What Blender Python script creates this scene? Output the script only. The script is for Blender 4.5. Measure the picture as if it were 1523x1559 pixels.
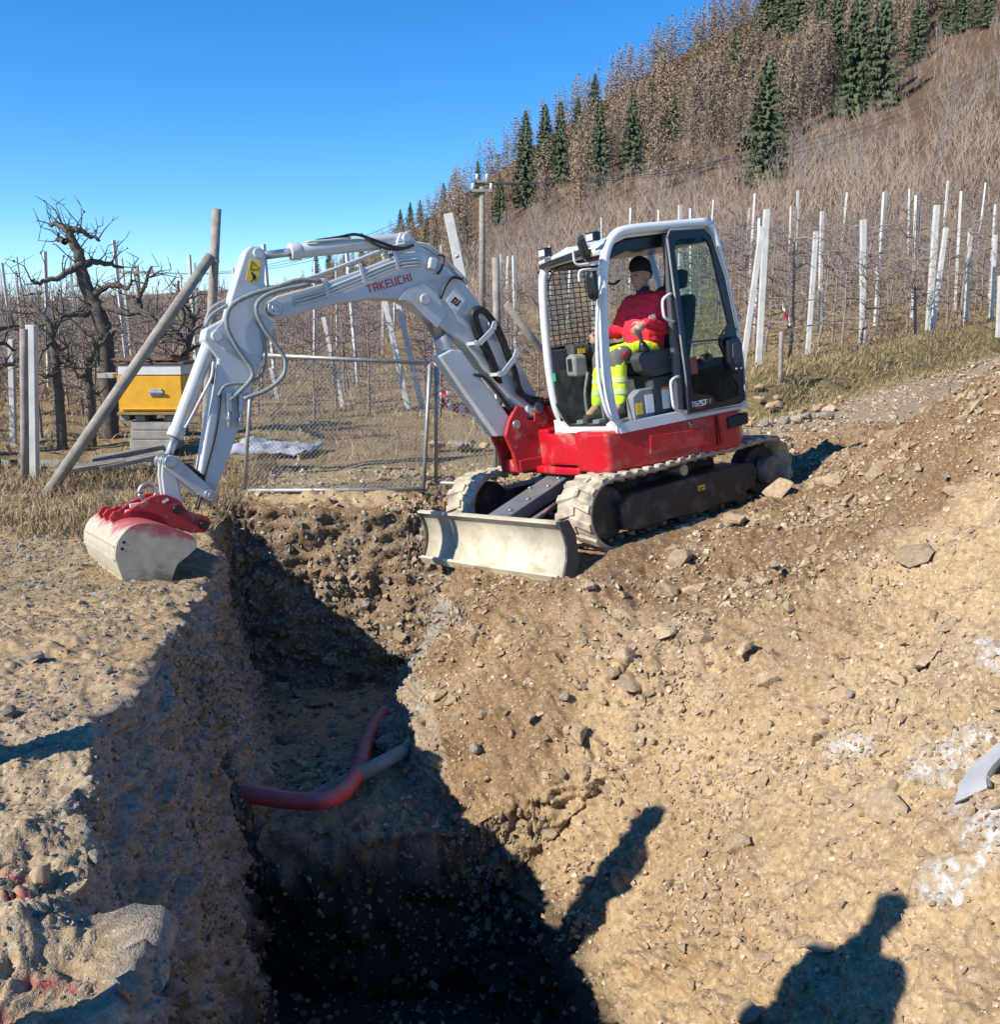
import bpy, bmesh, math, random
import numpy as np
from mathutils import Vector, Matrix, Euler
R = math.radians
for o in list(bpy.data.objects): bpy.data.objects.remove(o, do_unlink=True)
SC = bpy.context.scene
COL = SC.collection
# ---------------------------------------------------------------- camera, sky, sun, exposure
CAM_H = 1.65; FPX = 1500.0; IMG_W = 1523.0; IMG_H = 1559.0; HORIZON = 490.0
PITCH = math.atan((IMG_H / 2 - HORIZON) / FPX)
cam = bpy.data.cameras.new('camera'); camo = bpy.data.objects.new('camera', cam); COL.objects.link(camo)
camo.location = (0, 0, CAM_H); camo.rotation_euler = (math.pi / 2 - PITCH, 0, 0)
cam.sensor_fit = 'HORIZONTAL'; cam.sensor_width = 36.0; cam.lens = 36.0 * FPX / IMG_W
cam.clip_start = 0.05; cam.clip_end = 3000
SC.camera = camo
SC.render.resolution_x = 1001; SC.render.resolution_y = 1024
SAZ, SEL = R(58), R(37)
SUN_DIR = Vector((math.sin(SAZ) * math.cos(SEL), math.cos(SAZ) * math.cos(SEL), -math.sin(SEL)))          # the way the light travels
SUN_EL = math.asin(-SUN_DIR.z); SUN_AZ = math.atan2(-SUN_DIR.x, -SUN_DIR.y)
W = bpy.data.worlds.new('World'); SC.world = W; W.use_nodes = True
wn = W.node_tree.nodes; bg = wn['Background']
sky = wn.new('ShaderNodeTexSky'); sky.sky_type = 'NISHITA'; sky.sun_disc = False
sky.sun_elevation = SUN_EL; sky.sun_rotation = SUN_AZ
sky.altitude = 2500; sky.air_density = 1.0; sky.dust_density = 0.0; sky.ozone_density = 5.0
hs = wn.new('ShaderNodeHueSaturation'); hs.inputs['Saturation'].default_value = 1.26
W.node_tree.links.new(sky.outputs['Color'], hs.inputs['Color']); W.node_tree.links.new(hs.outputs['Color'], bg.inputs['Color']); bg.inputs['Strength'].default_value = 0.15
sl = bpy.data.lights.new('sun', 'SUN'); sl.energy = 5.0; sl.angle = R(0.53); sl.color = (1.0, 0.93, 0.82)
suno = bpy.data.objects.new('sun', sl); COL.objects.link(suno)
suno.rotation_euler = SUN_DIR.to_track_quat('-Z', 'Y').to_euler(); suno.location = (-18, -12, 14)
vs = SC.view_settings; vs.view_transform = 'Standard'; vs.look = 'None'; vs.exposure = 0.5; vs.gamma = 1.0; vs.use_curve_mapping = False
SC.render.engine = 'CYCLES'; SC.cycles.max_bounces = 6; SC.cycles.diffuse_bounces = 3; SC.cycles.glossy_bounces = 3; SC.cycles.transparent_max_bounces = 12
# ---------------------------------------------------------------- helpers
CP, SP = math.cos(PITCH), math.sin(PITCH)
def at(u, v, Y):
    """the point of the place that stands Y metres out and is seen at (u, v) in the photograph"""
    a = (u - IMG_W / 2) / FPX; b = -(v - IMG_H / 2) / FPX
    dy = CP + b * SP; t = Y / dy
    return Vector((a * t, Y, CAM_H + (-SP + b * CP) * t))
def tag(o, label=None, cat=None, group=None, kind=None):
    if label: o['label'] = label
    if cat: o['category'] = cat
    if group: o['group'] = group
    if kind: o['kind'] = kind
    return o
def link(o, parent=None):
    COL.objects.link(o)
    if parent is not None: o.parent = parent
    return o
def empty(name, loc=(0, 0, 0), rot=(0, 0, 0)):
    o = bpy.data.objects.new(name, None); o.location = loc; o.rotation_euler = rot; o.empty_display_size = .1
    return link(o)
def mesh_np(name, V, Q, mat=None, smooth=True, parent=None):
    """fast mesh from numpy arrays; Q is (n,3) or (n,4)"""
    V = np.asarray(V, np.float32); Q = np.asarray(Q, np.int32); k = Q.shape[1]
    me = bpy.data.meshes.new(name); me.vertices.add(len(V)); me.vertices.foreach_set('co', V.ravel())
    me.loops.add(Q.size); me.loops.foreach_set('vertex_index', Q.ravel())
    me.polygons.add(len(Q)); me.polygons.foreach_set('loop_start', np.arange(0, Q.size, k, dtype=np.int32))
    me.polygons.foreach_set('loop_total', np.full(len(Q), k, np.int32))
    me.polygons.foreach_set('use_smooth', np.full(len(Q), smooth, bool))
    me.update(calc_edges=True); me.validate()
    if mat: me.materials.append(mat)
    return link(bpy.data.objects.new(name, me), parent)
class MB:
    """collects shapes; build() links them as ONE mesh object"""
    def __init__(s): s.v = []; s.f = []; s.sm = []
    def add(s, v, f, smooth=False):
        n = len(s.v); s.v += [tuple(q) for q in v]; s.f += [tuple(i + n for i in q) for q in f]; s.sm += [smooth] * len(f)
        return s
    def box(s, c, d, M=None):
        c = Vector(c); h = Vector(d) / 2
        v = [Vector((x * h.x, y * h.y, z * h.z)) for x in (-1, 1) for y in (-1, 1) for z in (-1, 1)]
        v = [(M @ q if M else q) + c for q in v]
        return s.add(v, [(0, 1, 3, 2), (4, 6, 7, 5), (0, 4, 5, 1), (2, 3, 7, 6), (0, 2, 6, 4), (1, 5, 7, 3)])
    def bar(s, a, b, w, h, up=(0, 0, 1)):
        a, b = Vector(a), Vector(b); x = (b - a); L = x.length; x.normalize(); up = Vector(up)
        y = up.cross(x)
        if y.length < 1e-4: y = Vector((0, 1, 0)).cross(x)
        y.normalize(); z = x.cross(y)
        return s.box((a + b) / 2, (L, w, h), Matrix((x, y, z)).transposed())
    def tube(s, pts, r, n=8, caps=True, smooth=True):
        pts = [Vector(p) for p in pts]; m = len(pts); rr = r if hasattr(r, '__len__') else [r] * m
        T = []
        for i in range(m):
            t = pts[min(i + 1, m - 1)] - pts[max(i - 1, 0)]
            T.append(t.normalized() if t.length > 1e-9 else Vector((0, 0, 1)))
        u = T[0].orthogonal().normalized(); v = []
        for i in range(m):
            u = (u - T[i] * u.dot(T[i]));
            u = u.normalized() if u.length > 1e-6 else T[i].orthogonal().normalized()
            w = T[i].cross(u)
            for k in range(n):
                a = 2 * math.pi * k / n; v.append(pts[i] + (u * math.cos(a) + w * math.sin(a)) * rr[i])
        f = [(i * n + k, i * n + (k + 1) % n, (i + 1) * n + (k + 1) % n, (i + 1) * n + k) for i in range(m - 1) for k in range(n)]
        s.add(v, f, smooth)
        if caps: 
            b = len(s.v) - m * n
            s.f += [tuple(b + k for k in reversed(range(n))), tuple(b + (m - 1) * n + k for k in range(n))]; s.sm += [False, False]
        return s
    def cyl(s, a, b, r, n=16, r2=None, smooth=True):
        return s.tube([a, b], [r, r if r2 is None else r2], n, True, smooth)
    def prism(s, poly, lo, hi, axis=1, smooth=False):
        """outline in the two other axes, extruded along axis; poly is counter-clockwise or clockwise"""
        def pt(p, q):
            return (q, p[0], p[1]) if axis == 0 else (p[0], q, p[1]) if axis == 1 else (p[0], p[1], q)
        n = len(poly); v = [pt(p, lo) for p in poly] + [pt(p, hi) for p in poly]
        s.add(v, [(i, (i + 1) % n, n + (i + 1) % n, n + i) for i in range(n)], smooth)
        b = len(s.v) - 2 * n
        s.f += [tuple(b + k for k in reversed(range(n))), tuple(b + n + k for k in range(n))]; s.sm += [False, False]
        return s
    def sphere(s, c, r, n=12, m=8):
        c = Vector(c); rx, ry, rz = r if hasattr(r, '__len__') else (r, r, r); v = []; f = []
        for i in range(m + 1):
            t = math.pi * i / m
            for k in range(n):
                a = 2 * math.pi * k / n
                v.append(c + Vector((rx * math.sin(t) * math.cos(a), ry * math.sin(t) * math.sin(a), rz * math.cos(t))))
        for i in range(m):
            for k in range(n): f.append((i * n + k, (i + 1) * n + k, (i + 1) * n + (k + 1) % n, i * n + (k + 1) % n))
        return s.add(v, f, True)
    def build(s, name, mat=None, parent=None, bevel=0, seg=2, rot=None, weld=False):
        me = bpy.data.meshes.new(name); me.from_pydata(s.v, [], s.f)
        bm = bmesh.new(); bm.from_mesh(me)
        bm.faces.ensure_lookup_table()
        for i, f in enumerate(bm.faces): f.smooth = s.sm[i]
        if weld: bmesh.ops.remove_doubles(bm, verts=bm.verts, dist=1e-5)
        bmesh.ops.recalc_face_normals(bm, faces=bm.faces)
        if bevel:
            ed = [e for e in bm.edges if len(e.link_faces) == 2 and e.calc_face_angle(0) > R(28)]
            bmesh.ops.bevel(bm, geom=ed, offset=bevel, segments=seg, affect='EDGES', profile=.5, clamp_overlap=True)
        bm.to_mesh(me); bm.free(); me.update()
        if mat: me.materials.append(mat)
        o = link(bpy.data.objects.new(name, me), parent)
        if rot is not None: o.rotation_euler = rot
        return o
def copy_tree(o, parent=None):
    c = o.copy(); COL.objects.link(c); c.parent = parent
    for ch in list(o.children): copy_tree(ch, c)
    return c
def spline(pts, k=6):
    """Catmull-Rom through pts"""
    P = [Vector(p) for p in pts]; P = [P[0] * 2 - P[1]] + P + [P[-1] * 2 - P[-2]]; out = []
    for i in range(1, len(P) - 2):
        for j in range(k):
            t = j / k; a, b, c, d = P[i - 1], P[i], P[i + 1], P[i + 2]
            out.append(.5 * (2 * b + (c - a) * t + (2 * a - 5 * b + 4 * c - d) * t * t + (3 * b - a - 3 * c + d) * t ** 3))
    return out + [P[-2]]
# ---- noise in numpy
def _h(ix, iy, iz, s):
    n = (ix.astype(np.int64) * 374761393 + iy.astype(np.int64) * 668265263 + iz.astype(np.int64) * 2147483647 + s * 974634777) & 0xffffffff
    n = ((n ^ (n >> 13)) * 1274126177) & 0xffffffff
    n = ((n ^ (n >> 16)) * 2246822519) & 0xffffffff
    return (n ^ (n >> 15)) & 0xffffffff
def vnoise(P, seed=0):
    """smooth noise in -1..1"""
    I = np.floor(P).astype(np.int64); f = P - I; w = f * f * f * (f * (f * 6 - 15) + 10); r = 0
    for dx in (0, 1):
        for dy in (0, 1):
            for dz in (0, 1):
                h = _h(I[:, 0] + dx, I[:, 1] + dy, I[:, 2] + dz, seed)
                gx = (h & 1023) / 511.5 - 1; gy = ((h >> 10) & 1023) / 511.5 - 1; gz = ((h >> 20) & 1023) / 511.5 - 1
                d = gx * (f[:, 0] - dx) + gy * (f[:, 1] - dy) + gz * (f[:, 2] - dz)
                r = r + d * (w[:, 0] if dx else 1 - w[:, 0]) * (w[:, 1] if dy else 1 - w[:, 1]) * (w[:, 2] if dz else 1 - w[:, 2])
    return r * 1.2
def fbm(P, oct=4, seed=0, gain=.5):
    r = 0; a = 1.
    for i in range(oct): r = r + a * vnoise(P * 2.03 ** i + 17.3 * i, seed + i); a *= gain
    return r
def worley(P, seed=0):
    """distance to the nearest feature point and that cell's random value"""
    I = np.floor(P).astype(np.int64); best = np.full(len(P), 9.); cid = np.zeros(len(P))
    for dx in (-1, 0, 1):
        for dy in (-1, 0, 1):
            for dz in (-1, 0, 1):
                c = I + np.array([dx, dy, dz]); h = _h(c[:, 0], c[:, 1], c[:, 2], seed)
                q = c + np.stack([(h & 1023) / 1023., ((h >> 10) & 1023) / 1023., ((h >> 20) & 1023) / 1023.], 1)
                d = ((P - q) ** 2).sum(1); m = d < best; best = np.where(m, d, best); cid = np.where(m, ((h >> 7) & 255) / 255., cid)
    return np.sqrt(best), cid
def sstep(a, b, x):
    t = np.clip((x - a) / (b - a), 0, 1); return t * t * (3 - 2 * t)
# ---- materials
class NT:
    def __init__(s, name):
        s.m = bpy.data.materials.new(name); s.m.use_nodes = True; s.t = s.m.node_tree; s.n = s.t.nodes
        s.b = s.n['Principled BSDF']; s.co = None
    def new(s, k, **kw):
        x = s.n.new(k)
        for a, b in kw.items(): setattr(x, a, b)
        return x
    def ln(s, a, b): s.t.links.new(a, b)
    def coord(s, kind='Object'):
        if s.co is None: s.co = s.new('ShaderNodeTexCoord')
        return s.co.outputs[kind]
    def noise(s, scale, detail=4, rough=.55, kind='Object', vec=None):
        x = s.new('ShaderNodeTexNoise'); x.inputs['Scale'].default_value = scale; x.inputs['Detail'].default_value = detail
        x.inputs['Roughness'].default_value = rough; s.ln(vec if vec is not None else s.coord(kind), x.inputs['Vector']); return x.outputs['Fac']
    def ramp(s, fac, stops):
        x = s.new('ShaderNodeValToRGB'); e = x.color_ramp.elements
        while len(e) < len(stops): e.new(.5)
        for q, (p, c) in zip(e, stops):
            q.position = p; q.color = (*c, 1) if len(c) == 3 else c
        s.ln(fac, x.inputs['Fac']); return x.outputs['Color']
    def mix(s, fac, a, b, mode='MIX'):
        x = s.new('ShaderNodeMix'); x.data_type = 'RGBA'; x.blend_type = mode
        for sock, val in ((x.inputs[0], fac), (x.inputs[6], a), (x.inputs[7], b)):
            if hasattr(val, 'is_linked') or hasattr(val, 'links'): s.ln(val, sock)
            elif isinstance(val, (int, float)): sock.default_value = val
            else: sock.default_value = (*val, 1)
        return x.outputs[2]
    def math(s, op, a, b=0.):
        x = s.new('ShaderNodeMath', operation=op)
        for i, v in enumerate((a, b)):
            if isinstance(v, (int, float)): x.inputs[i].default_value = v
            else: s.ln(v, x.inputs[i])
        return x.outputs[0]
    def attr(s, name):
        x = s.new('ShaderNodeAttribute'); x.attribute_name = name; return x
    def bump(s, h, strength=.5, dist=.01):
        x = s.new('ShaderNodeBump'); x.inputs['Strength'].default_value = strength; x.inputs['Distance'].default_value = dist
        s.ln(h, x.inputs['Height']); s.ln(x.outputs['Normal'], s.b.inputs['Normal']); return x
    def color(s, c):
        if isinstance(c, (tuple, list)): s.b.inputs['Base Color'].default_value = (*c[:3], 1)
        else: s.ln(c, s.b.inputs['Base Color'])
    def set(s, **kw):
        for a, b in kw.items():
            k = a.replace('_', ' ')
            s.b.inputs[k].default_value = b
        return s
MATS = {}
def vary(name, col, rough=.6, metal=0., scale=8., amt=.25, dirt=None, dscale=5., dlo=.5, dhi=.7, bump=0., bscale=60., spec=.5, coat=0.):
    """a plain coloured surface with uneven tone and optional dirt of its own shape"""
    if name in MATS: return MATS[name]
    k = NT(name); c2 = tuple(max(0, x * (1 - amt)) for x in col); c1 = tuple(min(1, x * (1 + amt * .5)) for x in col)
    c = k.ramp(k.noise(scale, 5), [(.3, c2), (.7, c1)])
    if dirt:
        f = k.ramp(k.noise(dscale, 6, .65), [(dlo, (0, 0, 0)), (dhi, (1, 1, 1))]); c = k.mix(f, c, dirt)
        rr = k.mix(f, (rough,) * 3, (.85,) * 3); k.ln(rr, k.b.inputs['Roughness'])
    else: k.b.inputs['Roughness'].default_value = rough
    k.color(c); k.b.inputs['Metallic'].default_value = metal; k.b.inputs['Specular IOR Level'].default_value = spec
    if coat: k.b.inputs['Coat Weight'].default_value = coat; k.b.inputs['Coat Roughness'].default_value = .15
    if bump: k.bump(k.noise(bscale, 5), bump, .005)
    MATS[name] = k.m; return k.m
# ---------------------------------------------------------------- the setting: the dug ground with its trench
rng = np.random.default_rng(7); random.seed(7)
MX, MY, MZ = 1.25, 9.51, -.22                       # where the excavator stands
def machine_plane(x, y): return MZ + .125 * (x - MX) - .03 * (y - MY)
# rows of the cross-section: Y -> (x, z) of left bank, rim, left wall, floor, right wall, slope, spoil crest, beyond
TAB = [
 (-6.0, [(-4,0),(-1.2,0),(-.9,0),(-.6,0),(.0,0),(.5,.0),(1.2,.05),(2.2,.3),(3.2,.6),(4.5,.9),(7,.9)]),
 (1.00, [(-4,0),(-1.2,0),(-.9,0),(-.6,0),(.0,0),(.5,-.02),(1.1,-.05),(1.9,.1),(2.9,.5),(4.5,.9),(7,1.)]),
 (1.45, [(-4,.02),(-1.1,.02),(-.95,-.02),(-.7,-.06),(.05,-.06),(.5,-.1),(1.1,-.1),(1.7,.05),(2.6,.4),(4.5,.9),(7,1.)]),
 (1.75, [(-4,.03),(-1.0,.03),(-.88,-1.0),(-.7,-2.9),(.2,-2.9),(.5,-1.5),(1.0,-.7),(1.6,-.2),(2.5,.3),(4.3,.9),(7,1.)]),
 (2.30, [(-4,.04),(-1.05,.04),(-.92,-1.0),(-.70,-3.1),(.32,-3.1),(.6,-1.7),(1.05,-.95),(1.6,-.45),(2.5,.15),(4.2,.85),(7,1.1)]),
 (3.50, [(-4.5,.0),(-1.62,-.06),(-1.38,-1.1),(-1.0,-3.1),(.30,-3.1),(.6,-1.75),(1.05,-1.1),(1.5,-.62),(2.35,.0),(4.1,.9),(7,1.3)]),
 (5.05, [(-5,-.05),(-1.9,-.09),(-1.62,-1.1),(-1.22,-3.0),(.24,-3.0),(.48,-1.95),(.85,-1.45),(1.6,-.72),(2.6,.05),(4.2,1.0),(7,1.5)]),
 (5.45, [(-5,-.06),(-1.9,-.08),(-1.7,-1.1),(-1.4,-2.7),(.05,-2.7),(.32,-1.9),(.8,-1.38),(1.6,-.7),(2.65,.08),(4.2,1.05),(7,1.5)]),
 (5.80, [(-5,-.07),(-1.95,-.08),(-1.8,-.95),(-1.5,-2.75),(-.2,-2.75),(.05,-1.9),(.72,-1.2),(1.6,-.62),(2.7,.1),(4.2,1.1),(7,1.5)]),
 (5.88, [(-5,-.07),(-1.95,-.07),(-1.8,-.9),(-1.55,-1.6),(-.3,-1.64),(.0,-1.45),(.7,-1.15),(1.6,-.6),(2.7,.1),(4.2,1.1),(7,1.5)]),
 (6.40, [(-5,-.14),(-2.03,-.14),(-1.9,-.9),(-1.6,-1.52),(-.65,-1.5),(-.35,-1.15),(.4,-.85),(1.6,-.46),(2.8,.15),(4.25,1.2),(7,1.6)]),
 (7.20, [(-5.5,-.23),(-2.2,-.23),(-2.12,-1),(-1.8,-1.7),(-.95,-1.62),(-.6,-1.08),(.0,-.62),(1.5,-.36),(2.9,.2),(4.3,1.33),(7.2,1.7)]),
 (8.20, [(-6,-.29),(-2.48,-.28),(-2.42,-1),(-2.1,-1.85),(-1.05,-1.85),(-.62,-1.2),(-.3,-.55),(1.3,-.22),(2.95,.22),(4.35,1.4),(7.3,1.7)]),
 (9.20, [(-7,-.26),(-2.75,-.24),(-2.7,-1),(-2.45,-1.9),(-.95,-1.85),(-.6,-1.2),(-.35,-.5),(1.2,-.22),(2.95,.2),(4.4,1.05),(7.4,1.4)]),
 (9.50, [(-7,-.22),(-2.85,-.2),(-2.8,-.5),(-2.5,-.95),(-.95,-1.0),(-.6,-.75),(-.35,-.47),(1.2,-.2),(2.95,.15),(4.4,.9),(7.4,1.2)]),
 (9.78, [(-7,-.18),(-2.95,-.17),(-2.85,-.17),(-2.5,-.22),(-.95,-.28),(-.6,-.36),(-.3,-.42),(1.2,-.2),(2.95,.1),(4.4,.72),(7.4,1.0)]),
 (10.2, [(-7,-.14),(-3.0,-.14),(-2.85,-.14),(-2.5,-.15),(-.95,-.16),(-.6,-.25),(-.2,-.34),(1.2,-.2),(2.95,.06),(4.4,.5),(7.4,.8)]),
 (11.0, [(-7.5,-.14),(-3.1,-.14),(-2.9,-.14),(-2.5,-.14),(-.95,-.14),(-.5,-.2),(.0,-.25),(1.2,-.15),(3,.1),(4.5,.33),(7.5,.7)]),
 (12.1, [(-8,-.14),(-3.1,-.14),(-2.9,-.14),(-2.5,-.14),(-.95,-.14),(-.5,-.14),(.0,-.12),(1.2,0),(3,.2),(4.6,.4),(7.8,.74)]),
 (12.6, [(-8,-.3),(-3.1,-.3),(-2.9,-.3),(-2.5,-.3),(-.95,-.3),(-.5,-.3),(.0,-.28),(1.2,-.16),(3,.04),(4.6,.24),(7.8,.58)]),
]
TY = np.array([t[0] for t in TAB]); TP = np.array([[list(q) for q in t[1]] for t in TAB])     # (rows, 11, 2)
SEG = [20, 110, 84, 66, 40, 56, 72, 84, 96, 44, 14]
def rows_y():
    y = -6.; out = []
    while y < 12.6:
        out.append(y)
        if y < 1.3: y += .15
        elif 5.3 < y < 5.95 or 9.15 < y < 9.85 or y < 1.9: y += (.006 if 5.78 < y < 5.9 else .0125)
        else: y += .0125 + .0016 * y
    return np.array(out + [12.6])
def near_terrain():
    Y = rows_y(); n = len(Y); C = np.zeros((n, 12, 2))
    # smooth interpolation of the table in Y, with the plan of the rim wandering a little
    for k in range(11):
        for c in range(2): C[:, k + 1, c] = np.interp(Y, TY, TP[:, k, c])
    ker = np.hanning(9); ker /= ker.sum()
    yy = np.stack([Y * 1.1, Y * 0, Y * 0], 1)
    for k, a in ((2, .13), (3, .12), (4, .12), (5, .10), (6, .10), (7, .12)):
        m = sstep(1.6, 2.4, Y) * (1 - sstep(9.4, 9.8, Y))
        C[:, k, 0] += a * m * fbm(yy * 1.7 + 31.7 * k, 4, 3)
    C[:, 0, 0] = -np.maximum(.62 * Y + 2.8, 6); C[:, 0, 1] = C[:, 1, 1] + .02
    C[:, 1, 0] = np.minimum(np.maximum(C[:, 1, 0], -(.53 * (Y + .35) + .35)), C[:, 2, 0] - .3)
    C[:, 0, 0] = np.minimum(C[:, 0, 0], C[:, 1, 0] - .3)
    cols = []
    for s in range(11):
        m = SEG[s]; t = np.linspace(0, 1, m, endpoint=(s == 10))[None, :, None]
        if s == 0: t = t ** .7
        cols.append(C[:, s:s + 1] * (1 - t) + C[:, s + 1:s + 2] * t)
    G = np.concatenate(cols, 1); N = G.shape[1]
    for it in range(3): G[:, 1:-1] = (G[:, :-2] + 2 * G[:, 1:-1] + G[:, 2:]) / 4
    P = np.zeros((n, N, 3)); P[:, :, 0] = G[:, :, 0]; P[:, :, 1] = Y[:, None]; P[:, :, 2] = G[:, :, 1]
    # the bench on which the machine stands
    du = P[:, :, :2] - np.array([MX, MY]); a = R(218.9); fx = du[..., 0] * math.cos(a) + du[..., 1] * math.sin(a); fy = -du[..., 0] * math.sin(a) + du[..., 1] * math.cos(a)
    w = (1 - sstep(1.15, 1.75, np.abs(fx))) * (1 - sstep(.95, 1.45, np.abs(fy)))
    P[:, :, 2] = P[:, :, 2] * (1 - w) + (machine_plane(P[:, :, 0], P[:, :, 1]) + .015) * w
    return Y, P, w
def normals(P):
    a = np.gradient(P, axis=1); b = np.gradient(P, axis=0); nn = np.cross(a, b); L = np.linalg.norm(nn, axis=2, keepdims=True)
    return nn / np.maximum(L, 1e-9)
GY, GP, GW = near_terrain()
NR, NC = GP.shape[:2]
nn = normals(GP); flat = GP.reshape(-1, 3); X_, Y_, Z_ = flat.T
steep = 1 - np.clip(nn[..., 2].ravel(), 0, 1)
wall = sstep(.22, .6, steep)
inview = sstep(.8, 1.8, Y_)
rimx = np.interp(Y_, TY, TP[:, 1, 0]); left = (X_ < rimx + .25); leftf = 1 - sstep(-.12, .30, X_ - rimx)
# lumps: broad, then clods and stones; the left bank is trodden flat, the walls are torn
rough = .8 - .3 * leftf + .7 * wall
rough = rough * (1 + .6 * sstep(1.2, 2.2, X_) * sstep(5, 6.5, Y_)) * (1 - .6 * GW.ravel()) + 1.1 * np.exp(-(((X_ + 1.3) / .5) ** 2 + ((Y_ - 2.3) / .7) ** 2)) * (1 - sstep(-.2, .1, X_ - rimx)) * .35
warp = np.stack([fbm(flat * 2.2, 3, 11), fbm(flat * 2.2 + 7, 3, 12), fbm(flat * 2.2 + 13, 3, 13)], 1)
patch = sstep(-.2, .35, fbm(flat * .95 + 21, 3, 20)) * (1 - leftf) + .5 * leftf
d = .065 * fbm(flat * 1.6, 5, 21, .55) * rough
rdg = 1 - np.abs(fbm(flat * np.array([3.4, 3.4, 4.5]) + warp * .8, 4, 25, .6)); d += .065 * (rdg - .7) * rough + .10 * wall * (X_ < 0) * fbm(flat * np.array([1.5, 1.5, .9]), 3, 26)
d += .034 * fbm(flat * np.array([6, 6, 8.]) + warp * .6, 5, 22, .62) * rough
f1, c1 = worley(flat * np.array([7.5, 7.5, 10]) + warp * .5, 31); d += .040 * np.sqrt(np.clip(1 - f1 * f1 * 2.0, 0, 1)) * (c1 > .62) * rough * patch
f2, c2 = worley(flat * np.array([17, 17, 24]) + warp * .7, 32); d += .022 * np.sqrt(np.clip(1 - f2 * f2 * 2.2, 0, 1)) * (c2 > .5) * rough * (.35 + .65 * patch)
f3, c3 = worley(flat * np.array([36, 36, 48.]), 33); d += .009 * np.sqrt(np.clip(1 - f3 * f3 * 2.2, 0, 1)) * (c3 > .45) * rough
d += .008 * fbm(flat * 40, 2, 34) * rough
# crumbling layers on the steep faces
lay = fbm(np.stack([X_ * 1.6, Y_ * 1.6, Z_ * 9], 1), 4, 41); d += .055 * lay * wall * (1 - sstep(.0, .3, X_ - .4) * .7)
# the turned earth near the far wall is coarse and hollow
farw = sstep(9.0, 9.3, Y_) * (1 - sstep(9.8, 10.1, Y_)) * (X_ < .2) * (X_ > -3.1)
f4, c4 = worley(np.stack([X_ * 5.5, Y_ * 5.5, Z_ * 9], 1) + warp * .5, 35)
d += farw * (.06 * fbm(np.stack([X_ * 2.2, Y_ * 2.2, Z_ * 8], 1), 5, 43, .7) + .030 * (np.clip(1 - f4 * 1.25, 0, 1) ** .6) * c4 + .030 * fbm(flat * 16, 4, 44, .65))
# the near left edge: heaped clods beside the trench
heap = np.exp(-(((X_ + 1.35) / .42) ** 2 + ((Y_ - 2.35) / .55) ** 2)) * (1 - sstep(-.22, -.02, X_ - rimx)) * (1 - wall)
f5, c5 = worley(flat * 11 + warp * .6, 36); d += heap * (.05 + .05 * fbm(flat * 5, 3, 45, .5) + .03 * np.sqrt(np.clip(1 - f5 * f5 * 2, 0, 1)) * (c5 > .35))
dip = np.exp(-(((X_ + 1.75) / .5) ** 2 + ((Y_ - 3.35) / .22) ** 2)) * leftf; d -= .07 * dip
d *= (.15 + .85 * inview)
d += (.17 + .05 * fbm(flat * 6, 3, 46)) * np.exp(-(((X_ - .50) / .36) ** 2 + ((Y_ - 7.42) / .22) ** 2))
d += .38 * np.exp(-(((X_ + 1.95) / .5) ** 2 + ((Y_ - 1.2) / .5) ** 2))  # unseen mound, added to raise the near onlooker so the shadow reaches the slope
GP2 = GP + nn * d.reshape(NR, NC, 1)
GN = normals(GP2)
idx = np.arange(NR * NC).reshape(NR, NC)
Q = np.stack([idx[:-1, :-1], idx[:-1, 1:], idx[1:, 1:], idx[1:, :-1]], -1).reshape(-1, 4)
# colour zones with shapes of their own: damp brown earth, dead grass, lime powder, red marking paint; also painted shade deep in the near pit
big = fbm(flat * .9 + 3, 4, 51); mid = fbm(flat * 3.1, 4, 52, .65)
def blob(px, py, rx, ry, k=.35): return 1 - sstep(.6, 1.15, np.sqrt(((X_ - px) / rx) ** 2 + ((Y_ - py) / ry) ** 2) + k * mid)
brown = np.clip(.15 + .55 * big + .25 * mid + .75 * sstep(6.9, 8.2, Y_) * (X_ > -1) + .55 * blob(-.1, 6.9, .75, 1.3) + .5 * farw + .45 * blob(2.3, 7.5, 1.6, 1.1) + .25 * blob(1.0, 4.6, .3, .8), 0, 1)
grey_cut = farw
brown = np.clip(brown + .7 * farw + .5 * blob(2.6, 7.6, 2.2, 1.0) + .35 * blob(1.9, 6.0, .5, .6), 0, 1)
brown = np.where(left, np.clip(.12 + .4 * big + .2 * mid, 0, 1), brown)
grass = np.clip(left * sstep(4.2, 7.0, Y_ - .5 * X_ - 2.0) * (.75 + .5 * mid) + sstep(10.0, 10.6, Y_) * (X_ < 1.5) * .8, 0, 1) * (1 - wall)
grey = np.clip(left * (1 - sstep(3.8, 5.2, Y_)) * .3 + wall * (X_ < -.4) * .85 + .3 * mid * (X_ > .6), 0, 1) * (1 - .8 * farw)
spk = sstep(-.15, .25, fbm(flat * 26, 3, 53))
lime = np.zeros(len(X_))
for (u, v, ru, rv, yy_) in ((1515, 1020, 36, 34, 4.75), (1465, 1128, 80, 42, 4.15), (1300, 1082, 34, 24, 4.75), (1500, 1260, 55, 62, 3.6), (1440, 1330, 45, 30, 3.45)):
    c = at(u, v, yy_); lime = np.maximum(lime, blob(c.x, yy_, ru / 1500 * yy_ * .85, rv / 1500 * yy_ * 2.0, .75))
lime *= .15 + .85 * spk
red = np.zeros(len(X_))
for (px, py, rx, ry) in ((-1.42, 2.62, .10, .06), (-1.30, 2.44, .12, .04), (-1.08, 2.14, .10, .03), (-1.2, 2.04, .14, .03)): red = np.maximum(red, blob(px, py, rx, ry, .6))
red *= .1 + .75 * spk
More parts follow.
